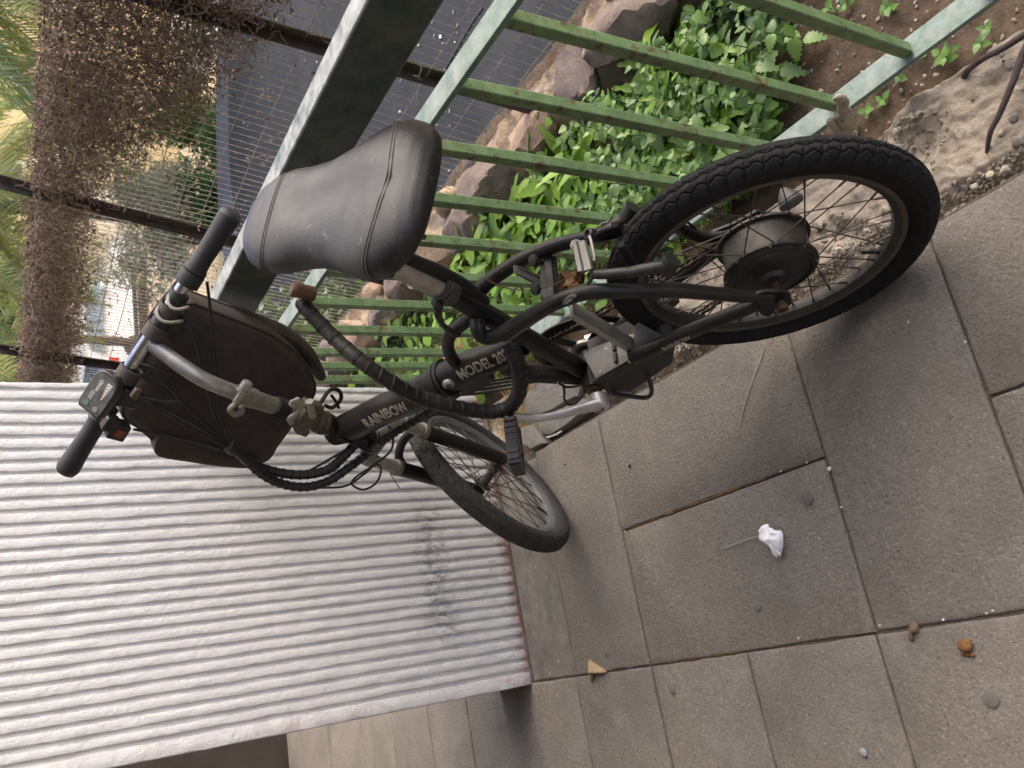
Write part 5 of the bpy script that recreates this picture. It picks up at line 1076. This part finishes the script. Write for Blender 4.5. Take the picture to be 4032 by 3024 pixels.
# ================================================================== BEYOND THE GARDEN
asph_m = mat('asphalt', (.017, .019, .023), .75, var=.25, scale=9, spots=[((.030, .031, .034), 1.6, .5, .7), ((.010, .014, .013), .9, .52, .7)], bump=.6, bscale=90, spec=.25)  # base darkened to stand in for shade cast over the road
ter_m = mat('sandy_ground', (.48, .38, .24), .95, var=.2, scale=1.5, bump=.5, bscale=20)  # brightened base colour stands in for stronger sunlight on the far ground
b = MB(); b.add([(-300, -300, -1.75), (400, -300, -1.75), (400, 500, -1.75), (-300, 500, -1.75)], [(0, 1, 2, 3)]); tag(b.build('terrain', ter_m), kind='structure')
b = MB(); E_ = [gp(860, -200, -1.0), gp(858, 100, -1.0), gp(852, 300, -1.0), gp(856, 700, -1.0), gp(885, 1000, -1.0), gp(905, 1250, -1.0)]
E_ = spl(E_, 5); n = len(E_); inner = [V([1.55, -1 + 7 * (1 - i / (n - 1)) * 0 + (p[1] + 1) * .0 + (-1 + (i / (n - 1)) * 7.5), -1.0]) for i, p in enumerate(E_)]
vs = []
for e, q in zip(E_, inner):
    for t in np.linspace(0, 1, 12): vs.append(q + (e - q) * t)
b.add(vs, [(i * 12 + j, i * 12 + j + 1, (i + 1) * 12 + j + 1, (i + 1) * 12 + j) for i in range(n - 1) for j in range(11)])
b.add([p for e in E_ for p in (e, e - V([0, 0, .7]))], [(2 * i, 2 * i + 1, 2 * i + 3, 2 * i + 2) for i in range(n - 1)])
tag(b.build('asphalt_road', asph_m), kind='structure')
kerb_m = mat('pale_kerb', (.06, .068, .085), .8, var=.15, scale=4)
b = MB(); b.tube([e + V([0, 0, .0]) - nrm(e) * .35 * V([1, 1, 0]) for e in E_], .35, 4, flat=(V([0, 0, 1]), .02)); tag(b.build('road_edge', kerb_m), kind='structure')
crk = MB(); P = [gp(1100 + x * k5, y * k5, -.994) for x, y in ((2212, 70), (2080, 260), (1960, 470), (1840, 680), (1700, 900), (1640, 1040))]; crk.tube(spl(P, 6), .010, 6, flat=(V([0, 0, 1]), .2)); tag(crk.build('road_crack', mat('tar_line', (.012, .012, .014), .7)), kind='structure')
r_ = np.random.default_rng(3); b = MB()
for i in range(160):
    x, y = r_.uniform(1900, 3600) * .5, r_.uniform(0, 700); p = gp(x, y, -.993); e = r_.uniform(.006, .03); a = r_.uniform(0, PI); u1 = V([math.cos(a), math.sin(a), 0]) * e; u2 = V([-math.sin(a), math.cos(a), .2]) * e * .5
    b.add([p - u1, p + u2, p + u1, p - u2], [(0, 1, 2, 3)])
tag(b.build('petals', mat('petal_pale', (.42, .40, .38), .9), None, smooth=False), 'pale fallen petals strewn over the dark asphalt', 'petals', kind='stuff')
# ---- foliage helper
def foliage(n, clumps, size, seed, asp=.45):
    r = np.random.default_rng(seed); b = MB(); w_ = np.array([c[3] for c in clumps]); w_ = w_ / w_.sum()
    for i in r.choice(len(clumps), n, p=w_):
        c = clumps[i]; d = nrm(r.normal(size=3)); rad = c[3] * (r.random() ** .45) * (1 + .3 * nz(d * 2 + i, 1.3)); p = V(c[:3]) + d * rad * V([1, 1, .85])
        e1 = nrm(r.normal(size=3) + d * .5); e2 = nrm(np.cross(e1, r.normal(size=3))); s = size * r.uniform(.6, 1.4)
        b.add([p - e1 * s, p + e2 * s * asp, p + e1 * s, p - e2 * s * asp], [(0, 1, 2), (0, 2, 3)])
    return b
def trunk(P, r, m, root): b = MB(); b.tube(spl(P, 5), r, 9); b.build('trunk', m, root)
bark = mat('bark_brown', (.10, .075, .055), .95, var=.3, scale=12, bump=2, bscale=30)
def clumps(c, R_, n, r, seed):
    g = np.random.default_rng(seed); return [tuple(V(c) + g.normal(size=3) * V(R_) * .5) + (g.uniform(.6, 1.2) * r,) for _ in range(n)]
def tree(name, base, cr, R_, ncl, rcl, nl, size, m, label, seed, cat='tree', tr=.12, group=None, asp=.45):
    o = thing(name, base, label, cat, group); trunk([base, (V(base) + V(cr)) / 2 + V([.1, 0, 0]), cr], [tr, tr * .7, tr * .3], bark, o)
    foliage(nl, clumps(cr, R_, ncl, rcl, seed), size, seed, asp).build('crown', m, o, smooth=False); return o
olive_l = leafmat('olive_leaf', (.17, .20, .15), .35); shr_l = leafmat('shrub_leaf', (.075, .17, .035)); dk_l = leafmat('dark_tree_leaf', (.035, .065, .028), .4); dk2 = leafmat('far_tree_leaf', (.06, .085, .035), .5)
p = yp(690, 800, 10.6); tree('olive_tree', (p[0], p[1], -1.75), (p[0], p[1], -.45), (1.1, .8, .75), 26, .42, 9000, .045, olive_l, 'grey green olive tree standing beyond the dark road', 1, asp=.22)
p = yp(700, 960, 11.5); tree('olive_tree', (p[0], p[1], -1.75), (p[0], p[1], -.75), (.8, .6, .45), 16, .33, 4200, .045, olive_l, 'grey green olive tree in front of the parked car', 2, asp=.22)
p = yp(770, 470, 10.4); tree('shrub', (p[0], p[1], -1.75), (p[0], p[1], -1.0), (.9, .5, .5), 16, .32, 4200, .05, shr_l, 'fresh green shrub growing at the far edge of the dark road', 3, 'shrub', .05)
p = yp(830, 690, 10.0); tree('shrub', (p[0], p[1], -1.75), (p[0], p[1], -1.05), (.7, .4, .4), 10, .28, 2600, .05, shr_l, 'low green shrub under the olive tree at the road edge', 4, 'shrub', .05)
p = yp(1120, 1240, 4.6); tree('shrub', (2.15, p[1], -1.0), (2.15, p[1], -.35), (.35, .6, .4), 14, .26, 5200, .028, leafmat('ivy_leaf', (.075, .12, .05)), 'dull green bush growing just outside the wire fence', 5, 'shrub', .04)
p = yp(60, 1150, 22); tree('tree', (p[0], p[1] + 3, -1.75), (p[0], p[1] + 3, 2.2), (5.2, 2.5, 2.4), 40, 1.3, 12000, .16, dk_l, 'large dark green tree behind the parked car', 6, tr=.35)
apt = thing('apartment_house', (40, 42, -1.75), 'pale cream apartment house far behind the palms', 'house'); am = mat('cream_render', (.78, .74, .66), .9, var=.05, scale=1)
b = MB(); b.box((38, 46, 3.2), V([16, 0, 0]), V([0, 4, 0]), V([0, 0, 5])); b.build('wall', am, apt)
for zz in (-.3, 2.6, 5.4):
    for x in np.arange(25, 53, 3.4):
        b = MB(); b.box((x, 41.97, zz + .6), V([.75, 0, 0]), V([0, .05, 0]), V([0, 0, .75])); b.build('window', mat('window_glass', (.05, .06, .07), .1), apt)
b = MB(); b.box((38, 46, 8.3), V([16.4, 0, 0]), V([0, 4.4, 0]), V([0, 0, .15])); b.build('roof', am, apt)
# ---- palms
frond_l = leafmat('palm_leaflet', (.19, .26, .07), .4); dry_l = mat('palm_rib', (.26, .24, .09), .7)
def palm(base, top, fr, label, seed):
    o = thing('palm_tree', base, label, 'palm'); b = MB(); P = spl([base, (V(base) * .4 + V(top) * .6) + V([.1, .05, 0]), top], 6); b.tube(P, [.11, .09, .10], 12); b.build('trunk', bark, o); g = np.random.default_rng(seed)
    for i in range(fr):
        az = i * 2.4 + g.uniform(-.3, .3); el = g.uniform(-.1, .95); L_ = g.uniform(2.2, 3.2); d = V([math.cos(az) * math.cos(el), math.sin(az) * math.cos(el), math.sin(el)]); P = [V(top)]
        for k in range(14): d = nrm(d + V([0, 0, -.11 - .012 * k])); P.append(P[-1] + d * L_ / 14)
        b = MB(); b.tube(P, [.014, .004], 5); f_ = b.build('frond', dry_l, o)
        b = MB(); Ps = spl(P, 4)
        for j in range(6, len(Ps) - 1):
            t = j / len(Ps); d = nrm(Ps[j + 1] - Ps[j]); sd2 = nrm(np.cross(d, V([0, 0, 1]) + g.normal(size=3) * .1)); ll = .52 * math.sin(PI * min(1, .12 + .85 * t)) * g.uniform(.85, 1.1)
            for s_ in (-1, 1):
                q0 = Ps[j]; dirv = nrm(sd2 * s_ * .8 + d * .55 + V([0, 0, g.uniform(-.15, .12)])); q1 = q0 + dirv * ll * .55 - V([0, 0, .03]); q2 = q0 + dirv * ll - V([0, 0, .16 * ll * 1.6]); wv = nrm(np.cross(dirv, V([0, 0, 1]))) * .011
                b.add([q0 - wv * .6, q0 + wv * .6, q1 + wv, q1 - wv, q2], [(0, 1, 2, 3), (3, 2, 4)])
        b.build('leaflets', frond_l, f_, smooth=False)
palm((8.6, 8.9, -1.75), (8.6, 8.9, 1.6), 44, 'green feather palm rising behind the vine covered fence', 3)
palm((7.6, 12.6, -1.75), (7.6, 12.6, 1.5), 44, 'second feather palm with drooping yellowish fronds further along the fence', 8)
palm((7.6, 17.5, -1.75), (7.6, 17.5, 1.2), 16, 'distant feather palm above the fence near the white wall', 12)
# ---- boundary walls, buildings
och = mat('ochre_render', (.70, .53, .28), .9, var=.1, scale=2, bump=.3, bscale=20)  # base colour raised in place of stronger sun on these walls
bw = thing('boundary_wall', (16, 15, -1.75), 'sunlit sand coloured boundary wall beyond the road', 'wall'); b = MB(); b.box((17, 15, -.7), V([6.5, -1.2, 0]), V([.03, .15, 0]), V([0, 0, 1.05])); b.build('wall_body', och, bw); b = MB(); b.box((17, 15, .40), V([6.6, -1.22, 0]), V([.04, .2, 0]), V([0, 0, .05])); b.build('coping', mat('coping_white', (.7, .67, .6), .8), bw)
for i, (px, py, r, lab) in enumerate(((760, 130, .42, 'rounded white boulder by the sandy wall, the upper one'), (770, 240, .38, 'rounded white boulder by the sandy wall, next to the shrub'), (840, 160, .30, 'pale rounded boulder at the road edge before the white ones'))):
    p = yp(px, py, 11.6 if i < 2 else 10.9); blob('boulder', 0, 0, 0, r, mat('white_boulder', (.66, .64, .62), .85, var=.15, scale=6), lab, 'boulder', .9, i, 3, at=(p[0], p[1], p[2] - r * .5)); 
    ob = bpy.data.objects
bh = thing('house', (14, 33, -1.75), 'ochre house with white window frames behind the slatted fence', 'house'); b = MB(); b.box((15, 34, 1.2), V([13, 0, 0]), V([0, 3, 0]), V([0, 0, 3])); b.build('wall', och, bh)
b = MB(); b.box((15, 34, 4.3), V([13.3, 0, 0]), V([0, 3.3, 0]), V([0, 0, .12])); b.build('roof', mat('roof_slab', (.5, .47, .42), .9), bh)
for x in (6, 9.5, 13, 16.5, 20):
    b = MB(); b.box((x, 30.98, 1.6), V([.7, 0, 0]), V([0, .04, 0]), V([0, 0, .8])); wn = b.build('window', mat('window_frame', (.7, .7, .68), .6), bh); b = MB(); b.box((x, 30.93, 1.6), V([.6, 0, 0]), V([0, .02, 0]), V([0, 0, .7])); b.build('pane', mat('window_glass', (.05, .06, .07), .1), wn)
sf = thing('slatted_fence', (11, 24, -1.75), 'white slatted fence standing behind the parked car', 'fence'); wf = mat('fence_white', (.72, .68, .58), .8, var=.1)
me = None
for i in range(110):
    x = 6 + .105 * i
    if me is None:
        b = MB(); b.box((0, 0, .72), V([.032, 0, 0]), V([0, .012, 0]), V([0, 0, .72])); o = b.build('slat', wf, None); me = o.data; o.parent = sf; o.location = (x - 11, 0, 0)
    else: o = bpy.data.objects.new('slat', me); col.objects.link(o); o.parent = sf; o.location = (x - 11, 0, 0)
for z in (.25, 1.44):
    b = MB(); b.box((11.75, 24.03, -1.75 + z), V([5.8, 0, 0]), V([0, .02, 0]), V([0, 0, .04])); b.build('fence_rail', wf, sf)
# ---- parked car
def car():
    cp_ = V([9.85, 21.2, -1.75]); A_ = math.radians(8); fx = V([math.cos(A_), math.sin(A_), 0]); fy_ = V([-math.sin(A_), math.cos(A_), 0]); fz_ = V([0, 0, 1])
    root = thing('parked_car', cp_, 'white hatchback car parked before the white slatted fence', 'car'); wm = mat('car_white', (.78, .78, .77), .3, var=.03, spec=.6); gl = mat('car_glass', (.10, .15, .17), .08, spec=.8); bk = mat('car_black', (.02, .02, .02), .6)
    def C(x, y, z): return cp_ + fx * x + fy_ * y + fz_ * z
    prof = [(-1.95, .45), (-2.0, .62), (-1.93, .95), (-1.80, 1.02), (-1.52, 1.42), (-1.15, 1.50), (-.3, 1.52), (.35, 1.44), (1.05, 1.02), (1.75, .90), (1.98, .70), (2.0, .42), (1.9, .25), (-1.85, .25)]
    lat = [(-.84, .0, 1.), (-.80, .06, 1.), (.80, .06, 1.), (.84, .0, 1.)]; n = len(prof); vs = []
    for yy in (-.80, -.845, -.845, .845, .845, .80):
        ins = .93 if abs(yy) < .82 else 1.
        for (x, z) in prof:
            tum = max(0, z - .95) * .28; y_ = yy - math.copysign(tum, yy); vs.append(C(x * (1 if ins == 1 else .985), y_, .25 + (z - .25) * (1 if ins == 1 else .985)))
    b = MB(); b.add(vs, [(l * n + i, l * n + (i + 1) % n, (l + 1) * n + (i + 1) % n, (l + 1) * n + i) for l in range(5) for i in range(n)] + [tuple(range(n)), tuple(range(5 * n, 6 * n))]); b.build('body', wm, root, bev=.03, segs=2)
    for P in ([(-1.42, 1.04), (-1.25, 1.36), (-.62, 1.42), (-.62, 1.04)], [(-.54, 1.04), (-.54, 1.42), (.25, 1.38), (.75, 1.04)]):
        b = MB(); b.prism([C(x, -.852 + max(0, z - .95) * .28, z) for x, z in P], fy_ * -.006); b.build('side_window', gl, root, smooth=False)
    b = MB(); b.prism([C(-1.83, -.62, 1.05), C(-1.83, .62, 1.05), C(-1.56, .55, 1.40), C(-1.56, -.55, 1.40)], V(fx) * -.02 + fz_ * .012); b.build('rear_window', gl, root, smooth=False)
    for s_ in (-1, 1):
        b = MB(); b.prism([C(-1.985, s_ * .80, .70), C(-1.94, s_ * .82, .96), C(-1.93, s_ * .60, .96), C(-1.99, s_ * .62, .70)], fx * -.03); b.build('tail_light', mat('tail_red', (.5, .02, .02), .25), root, smooth=False)
        b = MB(); b.box(C(-1.75, s_ * .848, .84), fx * .17, fy_ * .008, fz_ * .11); b.build('tail_light_side', mat('tail_red', (.5,)*3), root, bev=.01)
        for xw in (-1.25, 1.25):
            b = MB(); c_ = C(xw, s_ * .80, .31); b.lathe([(.19, -.09), (.29, -.09), (.31, -.05), (.31, .05), (.29, .09), (.19, .09)], c_, fy_, 28); w_ = b.build('wheel', bk, root); b = MB(); b.lathe([(.20, .02), (.20, .085), (.05, .10)], c_, fy_ * s_, 20); b.build('rim', mat('car_rim', (.45, .45, .46), .4, .6), w_)
    b = MB(); b.box(C(-1.99, 0, .50), fx * .05, fy_ * .80, fz_ * .12); b.build('bumper', wm, root, bev=.02)
    b = MB(); b.box(C(0, -.852, .32), fx * 1.0, fy_ * .006, fz_ * .05); b.build('sill', bk, root)
    b = MB(); b.box(C(.4, -.90, 1.02), fx * .10, fy_ * .07, fz_ * .06); b.build('mirror', wm, root, bev=.02)
car()
